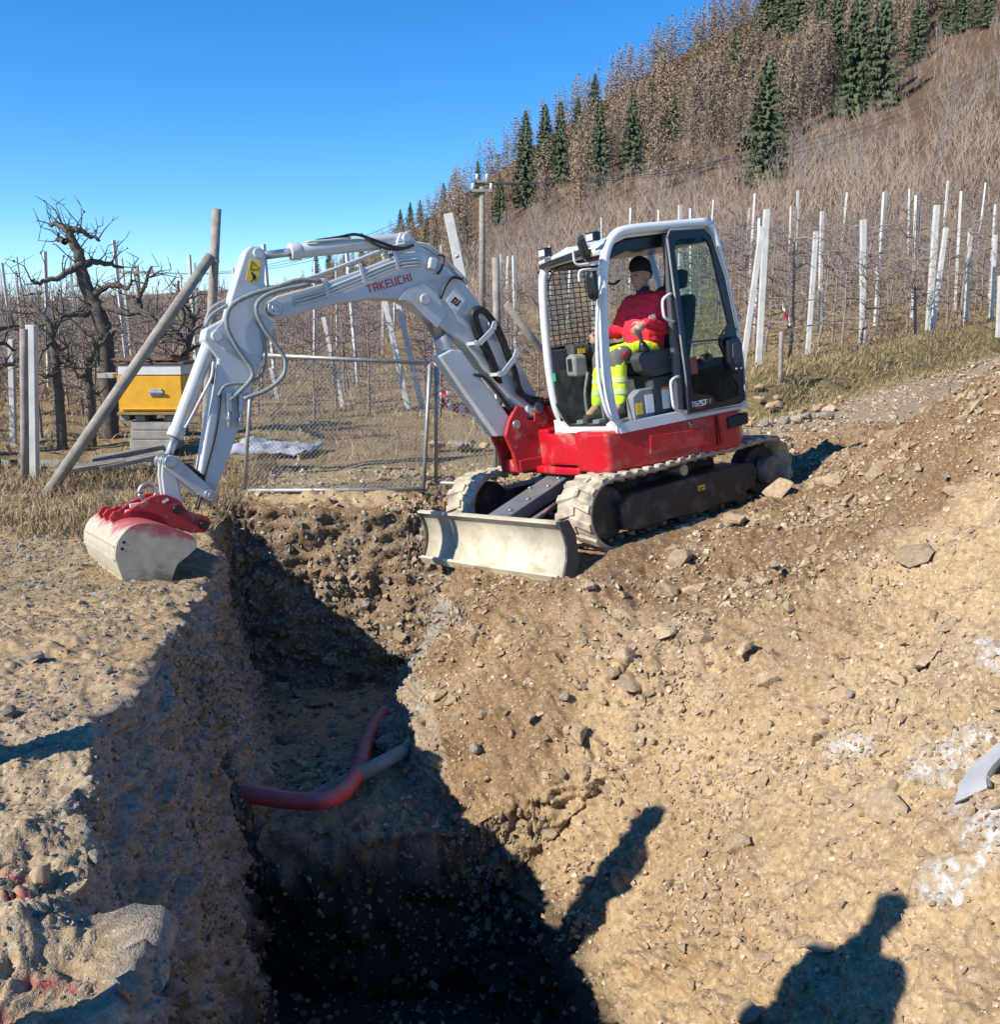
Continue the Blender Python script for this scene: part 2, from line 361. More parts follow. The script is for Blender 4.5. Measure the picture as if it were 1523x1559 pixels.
def soil_material():
    k = NT('soil'); z = k.attr('zone'); sep = k.new('ShaderNodeSeparateColor'); k.ln(z.outputs['Color'], sep.inputs['Color'])
    z2 = k.attr('zone2'); sep2 = k.new('ShaderNodeSeparateColor'); k.ln(z2.outputs['Color'], sep2.inputs['Color'])
    n2 = k.noise(30, 4, .75); n3 = k.noise(130, 2, .7)
    vo = k.new('ShaderNodeTexVoronoi'); vo.inputs['Scale'].default_value = 55; k.ln(k.coord('Object'), vo.inputs['Vector'])
    tan = k.ramp(n2, [(.28, (.25, .165, .085)), (.5, (.40, .285, .160)), (.72, (.54, .42, .265))])
    brn = k.ramp(n2, [(.3, (.105, .062, .031)), (.52, (.20, .125, .066)), (.75, (.33, .225, .13))])
    gry = k.ramp(n2, [(.3, (.21, .175, .13)), (.52, (.34, .295, .23)), (.75, (.50, .45, .375))])
    gra = k.ramp(n3, [(.3, (.15, .105, .05)), (.5, (.30, .225, .115)), (.72, (.46, .37, .21))])
    c = k.mix(sep.outputs['Red'], tan, brn)
    c = k.mix(sep2.outputs['Red'], c, gry)
    c = k.mix(k.ramp(k.math('ADD', sep.outputs['Green'], k.math('MULTIPLY', k.math('SUBTRACT', n2, .5), .8)), [(.25, (0, 0, 0)), (.8, (.9, .9, .9))]), c, gra)
    # small pale chips of stone in the earth
    chip = k.math('MULTIPLY', k.ramp(vo.outputs['Color'], [(.70, (0, 0, 0)), (.74, (1, 1, 1))]), k.ramp(vo.outputs['Distance'], [(.30, (1, 1, 1)), (.42, (0, 0, 0))]))
    c = k.mix(k.math('MULTIPLY', chip, .75), c, (.50, .43, .33))
    c = k.mix(sep.outputs['Blue'], c, (.50, .49, .465))
    c = k.mix(sep2.outputs['Blue'], c, (.030, .028, .024))  # shade of the near pit, painted in as near-black soil
    c = k.mix(sep2.outputs['Green'], c, (.36, .035, .05))
    k.color(c); k.b.inputs['Roughness'].default_value = .95; k.b.inputs['Specular IOR Level'].default_value = .15
    k.bump(n3, .9, .006); return k.m
M_SOIL = soil_material()
def set_attr(me, name, arr):
    a = me.color_attributes.new(name, 'FLOAT_COLOR', 'POINT'); a.data.foreach_set('color', np.asarray(arr, np.float32).ravel())
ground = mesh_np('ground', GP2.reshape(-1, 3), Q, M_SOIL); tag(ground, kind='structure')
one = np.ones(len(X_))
set_attr(ground.data, 'zone', np.stack([brown, grass, lime, one], 1)); set_attr(ground.data, 'zone2', np.stack([grey, red, sstep(1.62, 2.05, -Z_ + .12 * mid) * (1 - sstep(5.86, 6.0, Y_)) * .92, one], 1))  # zone2 blue darkens the near pit by depth: painted shade
GFLAT = GP2.reshape(-1, 3); GNF = GN.reshape(-1, 3)
def ground_z(x, y):
    r = min(max(int(np.searchsorted(GY, y)), 1), NR - 1); row = GP2[r]
    return float(row[np.argmin(np.abs(row[:, 0] - x)), 2])
# ---------------------------------------------------------------- far ground: track, bank, orchard floor, hill
HU = np.array([-900, -400, 0, 450, 600, 760, 950, 1150, 1523, 1800, 2400.]); HE = np.array([.008, .01, .015, .035, .075, .145, .225, .285, .43, .5, .55])
def local_z(x, y):
    s = -.68 * x + .73 * y
    z = -.14 + .115 * np.maximum(x, 0) * sstep(-1, 3, x)
    z = z + .55 * sstep(7.5, 8.5, s + .0 * x) * sstep(2.2, 4.2, x)
    k = .03 + .105 * sstep(-10, 13, x) + .17 * sstep(12, 24, x)
    return z + k * np.maximum(s - 8.5, 0) * sstep(8.5, 14, s) * (y > 10)
def far_z(x, y):
    x = np.asarray(x, float); y = np.asarray(y, float)
    r = np.maximum(np.hypot(x, y), 1e-6); u = IMG_W / 2 + FPX * x / np.maximum(y, .3 * r)
    q = np.minimum(r, 50) / r; zl = local_z(x * q, y * q)
    e0 = (zl - CAM_H) / np.minimum(r, 50); e1 = np.interp(u, HU, HE)
    w = np.clip((r - 50) / 370, 0, 1) ** .85
    zh = CAM_H + r * (e0 + np.maximum(e1 - e0, 0) * w)
    zr = CAM_H + 420 * np.maximum(e0, e1); zh = np.where(r > 420, zr - (r - 420) * .25, zh)
    return np.where(r > 50, zh, zl)
def far_terrain():
    us = np.linspace(-900, 2400, 300); rs = np.concatenate([np.linspace(12.2, 26, 90), np.geomspace(26.2, 520, 100)])
    A = (us - IMG_W / 2) / FPX; YY = rs[:, None] / np.sqrt(1 + A[None] ** 2); XX = YY * A[None]
    # the band starts on a straight line where the near ground ends
    YY = np.where(rs[:, None] < 26, 12.3 + (YY - 12.2 / np.sqrt(1 + A[None] ** 2)) * ((26 / np.sqrt(1 + A[None] ** 2) - 12.3) / ((26 - 12.2) / np.sqrt(1 + A[None] ** 2))), YY)
    YY = np.where(np.arange(len(rs))[:, None] == 0, 11.95, YY); XX = YY * A[None]
    Z = far_z(XX, YY); P = np.stack([XX, YY, Z], -1); f = P.reshape(-1, 3)
    amp = np.clip(YY.ravel() / 60, .05, 3.0)
    f[:, 2] += amp * .22 * fbm(f / np.maximum(amp[:, None] * 4, .6), 3, 61)
    sbank = (-.68 * f[:, 0] + .73 * f[:, 1]); bank = np.exp(-((sbank - 8.1) / .6) ** 2) * (f[:, 0] > 2.5)
    f[:, 2] += bank * .12 * fbm(f * 2.5, 4, 62) + .03 * fbm(f * 3, 3, 63)
    n, m = P.shape[:2]; I = np.arange(n * m).reshape(n, m)
    q = np.stack([I[:-1, :-1], I[:-1, 1:], I[1:, 1:], I[1:, :-1]], -1).reshape(-1, 4)
    road = np.clip((1 - sstep(7.3, 7.7, sbank + .2 * fbm(f, 2, 64))) * sstep(1.0, 2.5, f[:, 0]), 0, 1)
    green = np.clip(sstep(7.4, 7.8, sbank) * (1 - sstep(8.3, 9.2, sbank)) * (f[:, 0] > 2.4) * .9, 0, 1)
    hill = sstep(45, 80, np.hypot(f[:, 0], f[:, 1]))
    k = NT('orchard_floor'); zz = k.attr('zone'); sep = k.new('ShaderNodeSeparateColor'); k.ln(zz.outputs['Color'], sep.inputs['Color'])
    n1 = k.noise(.35, 3, .6); n2 = k.noise(4, 3, .7); n3 = k.noise(18, 3, .7)
    dead = k.ramp(n3, [(.28, (.13, .09, .045)), (.5, (.27, .195, .10)), (.75, (.42, .33, .19))])
    soilc = k.ramp(n2, [(.3, (.13, .085, .048)), (.55, (.24, .165, .10)), (.8, (.36, .27, .18))])
    rdc = k.ramp(n3, [(.3, (.19, .135, .085)), (.55, (.33, .25, .17)), (.8, (.48, .40, .30))])
    grn = k.ramp(n3, [(.3, (.10, .085, .038)), (.55, (.22, .17, .08)), (.8, (.38, .30, .16))])
    hl = k.ramp(n2, [(.3, (.07, .045, .028)), (.6, (.13, .085, .052)), (.8, (.20, .14, .085))])
    c = k.mix(k.ramp(n1, [(.42, (0, 0, 0)), (.62, (1, 1, 1))]), dead, soilc)
    c = k.mix(sep.outputs['Green'], c, grn); c = k.mix(sep.outputs['Red'], c, rdc); c = k.mix(sep.outputs['Blue'], c, hl)
    k.color(c); k.b.inputs['Roughness'].default_value = .95; k.b.inputs['Specular IOR Level'].default_value = .1
    k.bump(n3, .7, .04)
    o = mesh_np('hillside', f, q, k.m); tag(o, kind='structure')
    set_attr(o.data, 'zone', np.stack([road, green, hill, np.ones(len(f))], 1))
far_terrain()
def gz(x, y): return ground_z(x, y) if y < 12.3 else float(far_z(np.array([x]), np.array([y]))[0])
# ---------------------------------------------------------------- excavator
def glass(name, tint, gloss=.9):
    k = NT(name); n = k.n; out = n['Material Output']; n.remove(k.b)
    tr = k.new('ShaderNodeBsdfTransparent'); tr.inputs['Color'].default_value = (*tint, 1)
    gl = k.new('ShaderNodeBsdfGlossy'); gl.inputs['Roughness'].default_value = .03
    fr = k.new('ShaderNodeFresnel'); fr.inputs['IOR'].default_value = 1.5
    df = k.new('ShaderNodeBsdfDiffuse'); df.inputs['Color'].default_value = (.5, .48, .42, 1)
    dust = k.ramp(k.noise(5, 5, .7), [(.45, (.0, .0, .0)), (.8, (.03, .03, .03))])
    m0 = k.new('ShaderNodeMixShader'); k.ln(dust, m0.inputs[0]); k.ln(tr.outputs[0], m0.inputs[1]); k.ln(df.outputs[0], m0.inputs[2])
    m1 = k.new('ShaderNodeMixShader'); ge = k.new('ShaderNodeNewGeometry'); k.ln(k.math('MULTIPLY', k.math('MULTIPLY', fr.outputs[0], gloss), k.math('SUBTRACT', 1., ge.outputs['Backfacing'])), m1.inputs[0]); k.ln(m0.outputs[0], m1.inputs[1]); k.ln(gl.outputs[0], m1.inputs[2])
    k.ln(m1.outputs[0], out.inputs['Surface']); return k.m
DUST = (.36, .28, .19)
M_GREY = vary('grey_paint', (.50, .525, .53), .38, 0, 3, .07, DUST, 3.5, .55, .95, coat=.2)
M_WHITE = vary('white_paint', (.66, .68, .68), .35, 0, 4, .06, DUST, 4, .62, .95, coat=.3)
M_RED = vary('red_paint', (.50, .008, .020), .32, 0, 4, .18, (.40, .22, .15), 4.5, .52, .9, coat=.2)
M_DRED = vary('dusty_red_paint', (.42, .018, .022), .5, 0, 5, .25, (.42, .33, .22), 7, .56, .70)
M_BLACK = vary('black_trim', (.012, .012, .013), .28, 0, 6, .3, DUST, 4, .70, 1.0)
M_RUB = vary('black_hose', (.016, .016, .017), .5, 0, 9, .3, DUST, 8, .66, .95)
M_GHOSE = vary('grey_braided_hose', (.24, .26, .26), .6, 0, 60, .35)
M_FRAME = vary('undercarriage_paint', (.030, .032, .036), .5, .1, 7, .35, (.26, .22, .17), 5, .52, .88, bump=.15)
M_TRACK = vary('rubber_track', (.16, .145, .115), .85, 0, 12, .3, (.50, .42, .31), 7, .30, .58, bump=.3, bscale=90)
M_BLADE = vary('worn_blade', (.60, .54, .41), .6, .05, 5, .25, (.36, .27, .16), 4, .52, .75, bump=.12)
M_CHROME = vary('chrome_rod', (.50, .51, .52), .34, .8, 10, .08)
M_PIN = vary('steel_pin', (.42, .42, .41), .4, .8, 20, .25)
M_INT = vary('cab_plastic', (.055, .058, .062), .6, 0, 10, .25, DUST, 5, .62, .95)
M_LINT = vary('light_cab_plastic', (.23, .235, .24), .6, 0, 10, .2, DUST, 6, .62, .95)
M_SEAT = vary('seat_cloth', (.020, .021, .023), .9, 0, 30, .3)
M_GLASS = glass('cab_glass', (.92, .965, .945), .5); M_DGLASS = glass('tinted_door_glass', (.82, .91, .87), .35)
M_YEL = vary('yellow_decal', (.80, .55, .02), .45, 0, 12, .1); M_PAPER = vary('white_decal', (.74, .74, .72), .5, 0, 12, .08)
M_BLK = vary('decal_black', (.012, .012, .012), .5, 0, 12, .1); M_RTXT = vary('decal_red', (.55, .015, .03), .45, 0, 12, .1)
M_ORA = vary('orange_decal', (.75, .22, .03), .5, 0, 12, .1); M_GRN = vary('green_decal', (.02, .30, .11), .5, 0, 12, .1)
EX = empty('excavator', (MX, MY, MZ), (R(5.9), R(4.3), R(218.9)))
tag(EX, 'grey and red tracked mini excavator with cab, digging at the trench edge', 'excavator')
RU = (0, 0, R(-7.1))                                # the upper works are slewed a little
def up(mb, name, mat, parent=None, bevel=0, seg=2, weld=False):
    return mb.build(name, mat, parent or EX, bevel, seg, RU if parent is None else None, weld)
# ---- undercarriage
def track_path(n=96):
    pts = []; r1, r2, z1, z2 = .275, .285, .285, .300; x1, x2 = 1.115, -1.005
    L = [(x2, z2 - r2), (x1, z1 - r1)]
    for i in range(15): t = i / 14; pts.append((x2 + (x1 - x2) * t, (z2 - r2) * (1 - t) + (z1 - r1) * t))
    for i in range(1, 16): a = -math.pi / 2 + math.pi * i / 16; pts.append((x1 + r1 * math.cos(a), z1 + r1 * math.sin(a)))
    for i in range(21): t = i / 20; pts.append((x1 + (x2 - x1) * t, (z1 + r1) * (1 - t) + (z2 + r2) * t - .012 * math.sin(math.pi * 2 * t) ** 2))
    for i in range(1, 16): a = math.pi / 2 + math.pi * i / 16; pts.append((x2 + r2 * math.cos(a), z2 + r2 * math.sin(a)))
    P = [Vector((p[0], 0, p[1])) for p in pts]; cum = [0]
    for i in range(len(P)): cum.append(cum[-1] + (P[(i + 1) % len(P)] - P[i]).length)
    out = []
    for k in range(n):
        s = cum[-1] * k / n; i = max(j for j in range(len(P)) if cum[j] <= s); t = (s - cum[i]) / (cum[i + 1] - cum[i]); out.append(P[i].lerp(P[(i + 1) % len(P)], t))
    return out
TP_ = track_path(88)
def track(y0, y1):
    m = MB(); n = len(TP_); ny = 5; v = []; f = []
    nor = []
    for i in range(n):
        t = (TP_[(i + 1) % n] - TP_[i - 1]).normalized(); nor.append(Vector((t.z, 0, -t.x)))
    for i in range(n):
        for (y, o) in ((y0, .0), (y1, .0), (y1, .030), (y0 + (y1 - y0) * .5, .034), (y0, .030)): v.append(TP_[i] + nor[i] * o + Vector((0, y, 0)))
    for i in range(n):
        j = (i + 1) % n
        for k in range(5): f.append((i * 5 + k, i * 5 + (k + 1) % 5, j * 5 + (k + 1) % 5, j * 5 + k))
    m.add(v, f, True)
    for i in range(0, n, 2):                                     # staggered lugs
        for half in (0, 1):
            a = TP_[(i + half) % n]; q = nor[(i + half) % n]; t = Vector((-q.z, 0, q.x)); w = (y1 - y0)
            ya, yb = (y0 - .004, y0 + w * .56) if half == 0 else (y0 + w * .44, y1 + .004)
            sk = .030 if half == 0 else -.030
            vv = []
            for (yy, s) in ((ya, -sk), (yb, sk)):
                for (tt, oo) in ((-.040, .026), (.040, .026), (.028, .050), (-.028, .050)): vv.append(a + t * (tt + s) + q * oo + Vector((0, yy, 0)))
            m.add(vv, [(0, 1, 5, 4), (1, 2, 6, 5), (2, 3, 7, 6), (3, 0, 4, 7), (0, 3, 2, 1), (4, 5, 6, 7)])
        if i % 2 == 0:                                           # guide teeth on the inside
            a = TP_[i]; q = nor[i]; c = a - q * .025 + Vector((0, (y0 + y1) / 2, 0)); m.box(c, (.05, .05, .05))
    return m.build('rubber_track', M_TRACK, EX)
for s in (1, -1):
    y0, y1 = (.60, 1.0) if s > 0 else (-1.0, -.60)
    yo = 1.0 * s
    track(y0, y1)
    fr = MB().prism([(1.0, .12), (1.02, .34), (.86, .405), (-.60, .425), (-.80, .40), (-.86, .30), (-.78, .17), (-.62, .15), (-.5, .09), (-.2, .10), (.0, .07), (.4, .10), (.8, .08)], (.66 if s > 0 else -.955), (.955 if s > 0 else -.66)).build('track_frame', M_FRAME, EX, .015)
    if s > 0:
        d = MB().box((-.02, .9575, .30), (.095, .004, .05)).build('decal', M_YEL, fr)
        d2 = MB().box((-.02, .9605, .30), (.06, .002, .008)).box((-.005, .9605, .285), (.05, .002, .006)).build('decal_print', M_BLK, fr)
    MB().cyl((-1.005, .68 * s, .30), (-1.005, .88 * s, .30), .24, 24).build('sprocket', M_FRAME, EX, .02)
    hub = MB().cyl((-1.005, .9 * s, .30), (-1.005, 1.012 * s, .30), .135, 24).build('travel_motor_cover', vary('dusty_motor_cover', (.10, .095, .085), .7, 0, 8, .3, (.34, .28, .2), 5, .45, .75), EX, .015)
    MB().cyl((1.115, .70 * s, .285), (1.115, .88 * s, .285), .235, 24).build('idler_wheel', M_FRAME, EX, .02)
    MB().cyl((.15, .7 * s, .49), (.15, .93 * s, .49), .055, 16).build('carrier_roller', M_PIN, EX, .01)
    for x in (-.62, -.2, .2, .62): MB().cyl((x, .68 * s, .11), (x, .92 * s, .11), .085, 14).build('track_roller', M_FRAME, EX)
MB().box((-.05, 0, .40), (1.1, 1.3, .22)).cyl((0, 0, .45), (0, 0, .56), .42, 32).build('car_body', M_FRAME, EX, .02)
MB().cyl((0, 0, .53), (0, 0, .64), .46, 40).build('slewing_ring', M_FRAME, EX)
# blade: a bent plate with end plates, arms and ram
prof = [(1.76, .335), (1.705, .25), (1.685, .13), (1.70, .03), (1.735, -.055), (1.775, -.13)]
m = MB(); v = []; f = []
pp = spline([(a, 0, b) for a, b in prof], 4); k = len(pp)
for i, p in enumerate(pp):
    th = .028
    for y in (-.99, .99): v += [(p.x, y, p.z), (p.x - th, y, p.z)]
for i in range(k - 1):
    a, b = i * 4, i * 4 + 4
    f += [(a, b, b + 2, a + 2), (a + 1, a + 3, b + 3, b + 1), (a, a + 1, b + 1, b), (a + 2, b + 2, b + 3, a + 3)]
f += [(0, 2, 3, 1), (4 * k - 4, 4 * k - 3, 4 * k - 1, 4 * k - 2)]
m.add(v, f, True); m.bar((1.75, -.99, .338), (1.75, .99, .338), .055, .022)
m.box((1.80, 0, -.115), (.03, 1.96, .07), Matrix.Rotation(R(28), 3, 'Y'))
bl = m.build('dozer_blade', M_BLADE, EX)
for y in (-1.003, 1.003):
    MB().prism([(1.775, .345), (1.73, .24), (1.71, .13), (1.725, .03), (1.80, -.15), (1.69, -.15), (1.60, -.02), (1.60, .22), (1.66, .345)], y - .012, y + .012).build('end_plate', vary('dark_blade_steel', (.09, .09, .088), .5, .2, 8, .3, (.3, .24, .16), 6, .55, .85), bl)
m = MB()
for y in (-.36, .36): m.bar((1.67, y * .75, .08), (.62, y, .26), .10, .12)
m.build('blade_arm', M_FRAME, EX, .012)
m = MB().prism([(1.64, .20), (1.64, .30), (.78, .56), (.66, .52), (.62, .44), (.78, .42)], -.15, .15)
bb = m.build('blade_bracket', vary('grey_bracket', (.17, .18, .19), .45, .2, 6, .25, DUST, 5, .58, .9), EX, .012)
for x, y in ((1.5, .08), (1.3, .1), (1.1, -.1), (1.05, .1), (.9, .08)): MB().cyl((x, y, .34 + (1.5 - x) * .30), (x + .006, y, .362 + (1.5 - x) * .30), .018, 8).build('bolt', M_PIN, bb)
MB().cyl((.70, -.22, .50), (.70, .22, .50), .055, 18).cyl((.70, .20, .50), (.70, .235, .50), .075, 18).build('blade_pin', M_PIN, EX, .008)
rc = MB().cyl((.60, .27, .48), (1.05, .27, .36), .048, 16).build('blade_ram', M_FRAME, EX); MB().cyl((1.05, .27, .36), (1.62, .27, .19), .026, 14).build('ram_rod', M_CHROME, rc)
MB().tube(spline([(.55, .2, .52), (.8, .33, .50), (1.0, .34, .40), (1.1, .30, .36)]), .014, 8).build('hose', M_RUB, EX)
# ---- upper works
plan = [(.90, .52), (.93, .80), (.88, .975), (.42, .99), (-.42, .985), (-.66, .96), (-.80, .86), (-.88, .55), (-.92, 0), (-.88, -.55), (-.72, -.92), (.45, -.97), (.55, -.6), (.60, -.1), (.62, .3), (.66, .52)]
body = up(MB().prism(plan, .60, .955, 2), 'body', M_RED, None, .035, 3)
# lower front wing with its slanted top
up(MB().prism([(.03, .655), (.10, .94), (.30, .925), (.56, .82), (.56, .655)], .58, .905, 0), 'front_wing', M_RED, None, .02, 2)
up(MB().box((.25, .1, .60), (1.3, .9, .07)), 'turntable_plate', M_RED, None, .02)
up(MB().box((-.345, .992, .79), (.010, .006, .26)), 'panel_gap', M_BLK, body)
up(MB().prism([(-.44, .665), (-.40, .93), (-.36, .93), (-.385, .665)], .985, 1.000), 'panel_rib', M_RED, body, .006)
m = MB().prism([(-.745, .80), (-.50, .78), (-.49, .885), (-.745, .905)], .93, .992)
vg = up(m, 'vent_opening', M_BLK, body, .006)
m = MB()
for i in range(5): m.bar((-.735, .9935, .81 + i * .02), (-.50, .9935, .795 + i * .02), .005, .006)
up(m, 'vent_slat', M_INT, vg)
up(MB().prism([(.45, .70), (.43, .86), (-.24, .83), (-.24, .68)], .986, .9985), 'pressed_panel', M_RED, body, .010)
# small grey rearing-animal badge on the flank, as blobs of raised metal
m = MB()
for (dx, dz, rx, rz) in ((-.012, .0, .022, .012), (.014, .006, .012, .016), (.024, .018, .008, .008), (-.03, -.012, .006, .014), (.006, -.016, .006, .014), (-.034, .012, .010, .006)): m.sphere((-.04 + dx, .9995, .885 + dz), (rx, .004, rz), 8, 6)
up(m, 'badge', vary('badge_grey', (.22, .17, .16), .5, 0, 20, .2), body)
up(MB().prism([(.46, .955), (.44, 1.22), (-.70, 1.30), (-.82, 1.2), (-.84, .955)], -.93, -.02), 'engine_cover', M_RED, None, .03)
# ---- cab
CL, CR = .955, .10
fl = spline([(.719, CL, .93), (.777, CL, 1.11), (.80, CL, 1.44), (.772, CL, 1.89), (.721, CL, 2.267), (.672, CL, 2.43), (.588, CL, 2.538), (.448, CL, 2.592), (.0, CL, 2.612), (-.504, CL, 2.625)], 5)
m = MB().tube(fl, .042, 12)
m.tube(spline([(-.504, CL, 2.61), (-.57, CL, 2.45), (-.70, CL, 1.75), (-.735, CL, 1.4), (-.735, CL, .98)], 5), .038, 10)
m.tube(spline([(.66, CR, .94), (.76, CR, 1.15), (.79, CR, 1.5), (.78, CR, 1.97), (.75, CR, 2.30), (.70, CR, 2.43)], 5), .038, 10)
m.tube([(.70, CR, 2.43), (.45, CR, 2.55), (-.50, CR, 2.59)], .036, 10).tube([(-.50, CR, 2.58), (-.70, CR, 1.75), (-.735, CR, .98)], .036, 8)
m.tube([(.69, CR, 2.43), (.70, .5, 2.452), (.68, CL, 2.44)], .034, 10).tube([(-.504, CR, 2.59), (-.504, CL, 2.61)], .036, 8)
m.bar((.74, CL, .965), (-.74, CL, .99), .085, .085).bar((-.735, CR, .98), (-.735, CL, .98), .08, .08)
m.prism([(.06, .93), (.06, 1.05), (.16, 1.03), (.26, .985), (.80, .985), (.90, 1.03), (.99, 1.03), (.99, .93)], .715, .775, 0)
cab = up(m, 'cab_frame', M_WHITE, None)
roof = up(MB().prism([(.745, 2.435), (.60, 2.525), (.45, 2.575), (-.50, 2.612), (-.54, 2.58), (.43, 2.535), (.58, 2.485), (.73, 2.405)], CR - .01, CL - .02), 'roof', M_WHITE, cab, .008)
up(MB().prism([(.70, 2.40), (.57, 2.475), (.43, 2.525), (-.50, 2.570), (-.50, 2.46), (.1, 2.44), (.40, 2.43), (.60, 2.37)], CR + .03, CL - .06), 'headliner', M_BLACK, cab, .01)
up(MB().bar((.735, CR - .01, 2.462), (.74, .80, 2.505), .07, .035), 'roof_visor', M_WHITE, cab, .012)
up(MB().bar((.76, CR, 2.425), (.76, .86, 2.455), .03, .03), 'window_seal', M_BLACK, cab, .004)
up(MB().box((.03, .965, 1.76), (.075, .05, 1.56), Matrix.Rotation(R(-1.5), 3, 'Y')), 'door_post', vary('dark_post', (.085, .09, .095), .4, 0, 5, .2, DUST, 4, .6, .95), cab, .012)
# door, hooked back against the side
dout = [(.055, 2.50), (.02, 2.565), (-.376, 2.568), (-.46, 2.502), (-.584, 2.138), (-.71, 1.40), (-.705, 1.02), (-.64, .985), (.0, .985), (-.01, 1.3)]
din = [(-.02, 2.445), (-.05, 2.485), (-.372, 2.495), (-.435, 2.416), (-.575, 1.72), (-.455, 1.61), (-.425, 1.34), (-.487, 1.235), (-.633, 1.168), (-.62, 1.065), (-.358, 1.034), (-.31, 1.103), (-.075, 1.165), (-.055, 1.4)]
def ring(outer, inner, lo, hi, axis=1, n=64):
    """a frame between two outlines"""
    def res(poly):
        P = [Vector((a, b)) for a, b in poly]; c = sum(P, Vector((0, 0))) / len(P); out = []
        for k in range(n):
            a = 2 * math.pi * k / n; dr = Vector((math.cos(a), math.sin(a))); best = 0
            for i in range(len(P)):
                p, q = P[i] - cc, P[(i + 1) % len(P)] - cc; e = q - p; den = dr.x * e.y - dr.y * e.x
                if abs(den) < 1e-9: continue
                t = (p.x * e.y - p.y * e.x) / den; u = (p.x * dr.y - p.y * dr.x) / den
                if t > 0 and -1e-6 <= u <= 1 + 1e-6: best = max(best, t)
            out.append(cc + dr * best)
        return out
    cc = Vector(((min(p[0] for p in inner) + max(p[0] for p in inner)) / 2, (min(p[1] for p in inner) + max(p[1] for p in inner)) / 2))
    A, B = res(outer), res(inner)
    def pt(p, q): return (q, p.x, p.y) if axis == 0 else (p.x, q, p.y)
    v = [pt(p, hi) for p in A] + [pt(p, hi) for p in B] + [pt(p, lo) for p in A] + [pt(p, lo) for p in B]; f = []
    for i in range(n):
        j = (i + 1) % n
        f += [(i, j, n + j, n + i), (2 * n + i, 3 * n + i, 3 * n + j, 2 * n + j), (i, 2 * n + i, 2 * n + j, j), (n + i, n + j, 3 * n + j, 3 * n + i)]
    return MB().add(v, f), B
m, B = ring(dout, din, .995, 1.020, 1, 90)
door = up(m, 'door', M_BLACK, None)
up(MB().prism([(p.x, p.y) for p in B], 1.004, 1.010), 'door_pane', M_DGLASS, door)
tr = [Vector((p[0], 1.021, p[1])) for p in dout]; up(MB().tube(tr + [tr[0]], .010, 6), 'door_edge', vary('door_edge_grey', (.20, .21, .21), .4, 0, 9, .2), door)
up(MB().bar((-.06, 1.015, 1.605), (-.50, 1.015, 1.595), .016, .014), 'pane_bar', M_BLACK, door)
lt = up(MB().prism([(-.50, 1.57), (-.55, 1.61), (-.64, 1.60), (-.685, 1.53), (-.675, 1.32), (-.62, 1.27), (-.55, 1.29), (-.50, 1.38)], 1.018, 1.062), 'latch_housing', M_BLACK, door, .016, 3)
up(MB().prism([(-.55, 1.54), (-.62, 1.55), (-.65, 1.48), (-.64, 1.37), (-.58, 1.35), (-.54, 1.42)], 1.060, 1.074), 'latch_cover', M_INT, lt, .008, 2)
for x in (-.58, -.635): up(MB().sphere((x, 1.064, 1.316), .012), 'latch_stud', M_PIN, lt)
up(MB().tube(spline([(-.46, 1.03, 1.58), (-.48, 1.06, 1.65), (-.56, 1.06, 1.70), (-.585, 1.03, 1.74)], 5), .010, 8), 'latch_rod', M_BLACK, door)
up(MB().tube(spline([(-.22, 1.02, 1.46), (-.24, 1.05, 1.42), (-.30, 1.05, 1.45), (-.26, 1.03, 1.50)], 4), .014, 8).cyl((-.25, 1.0, 1.44), (-.25, 1.03, 1.44), .045, 14), 'door_handle', M_BLACK, door)
up(MB().box((-.12, 1.0115, 1.40), (.085, .003, .15)), 'warning_decal', vary('faded_red_decal', (.30, .06, .035), .5, 0, 8, .2), door)
GL = {'T': [[(0, 1), (1, 1)], [(.5, 1), (.5, 0)]], 'A': [[(0, 0), (0, 1), (1, 1), (1, 0)], [(0, .42), (1, .42)]], 'K': [[(0, 0), (0, 1)], [(1, 1), (.1, .48), (1, 0)]],
 'E': [[(1, 1), (0, 1), (0, 0), (1, 0)], [(0, .5), (.9, .5)]], 'U': [[(0, 1), (0, 0), (1, 0), (1, 1)]], 'C': [[(1, 1), (0, 1), (0, 0), (1, 0)]], 'H': [[(0, 0), (0, 1)], [(1, 0), (1, 1)], [(0, .5), (1, .5)]],
 'I': [[(.5, 0), (.5, 1)]], 'B': [[(0, 0), (0, 1), (.9, 1), (.9, .5), (1, .5), (1, 0), (0, 0)], [(0, .5), (.9, .5)]], '2': [[(0, 1), (1, 1), (1, .5), (0, .5), (0, 0), (1, 0)]], '5': [[(1, 1), (0, 1), (0, .5), (1, .5), (1, 0), (0, 0)]],
 '7': [[(0, 1), (1, 1), (.4, 0)]], 'F': [[(1, 1), (0, 1), (0, 0)], [(0, .5), (.9, .5)]], 'R': [[(0, 0), (0, 1), (1, 1), (1, .5), (0, .5)], [(.5, .5), (1, 0)]]}
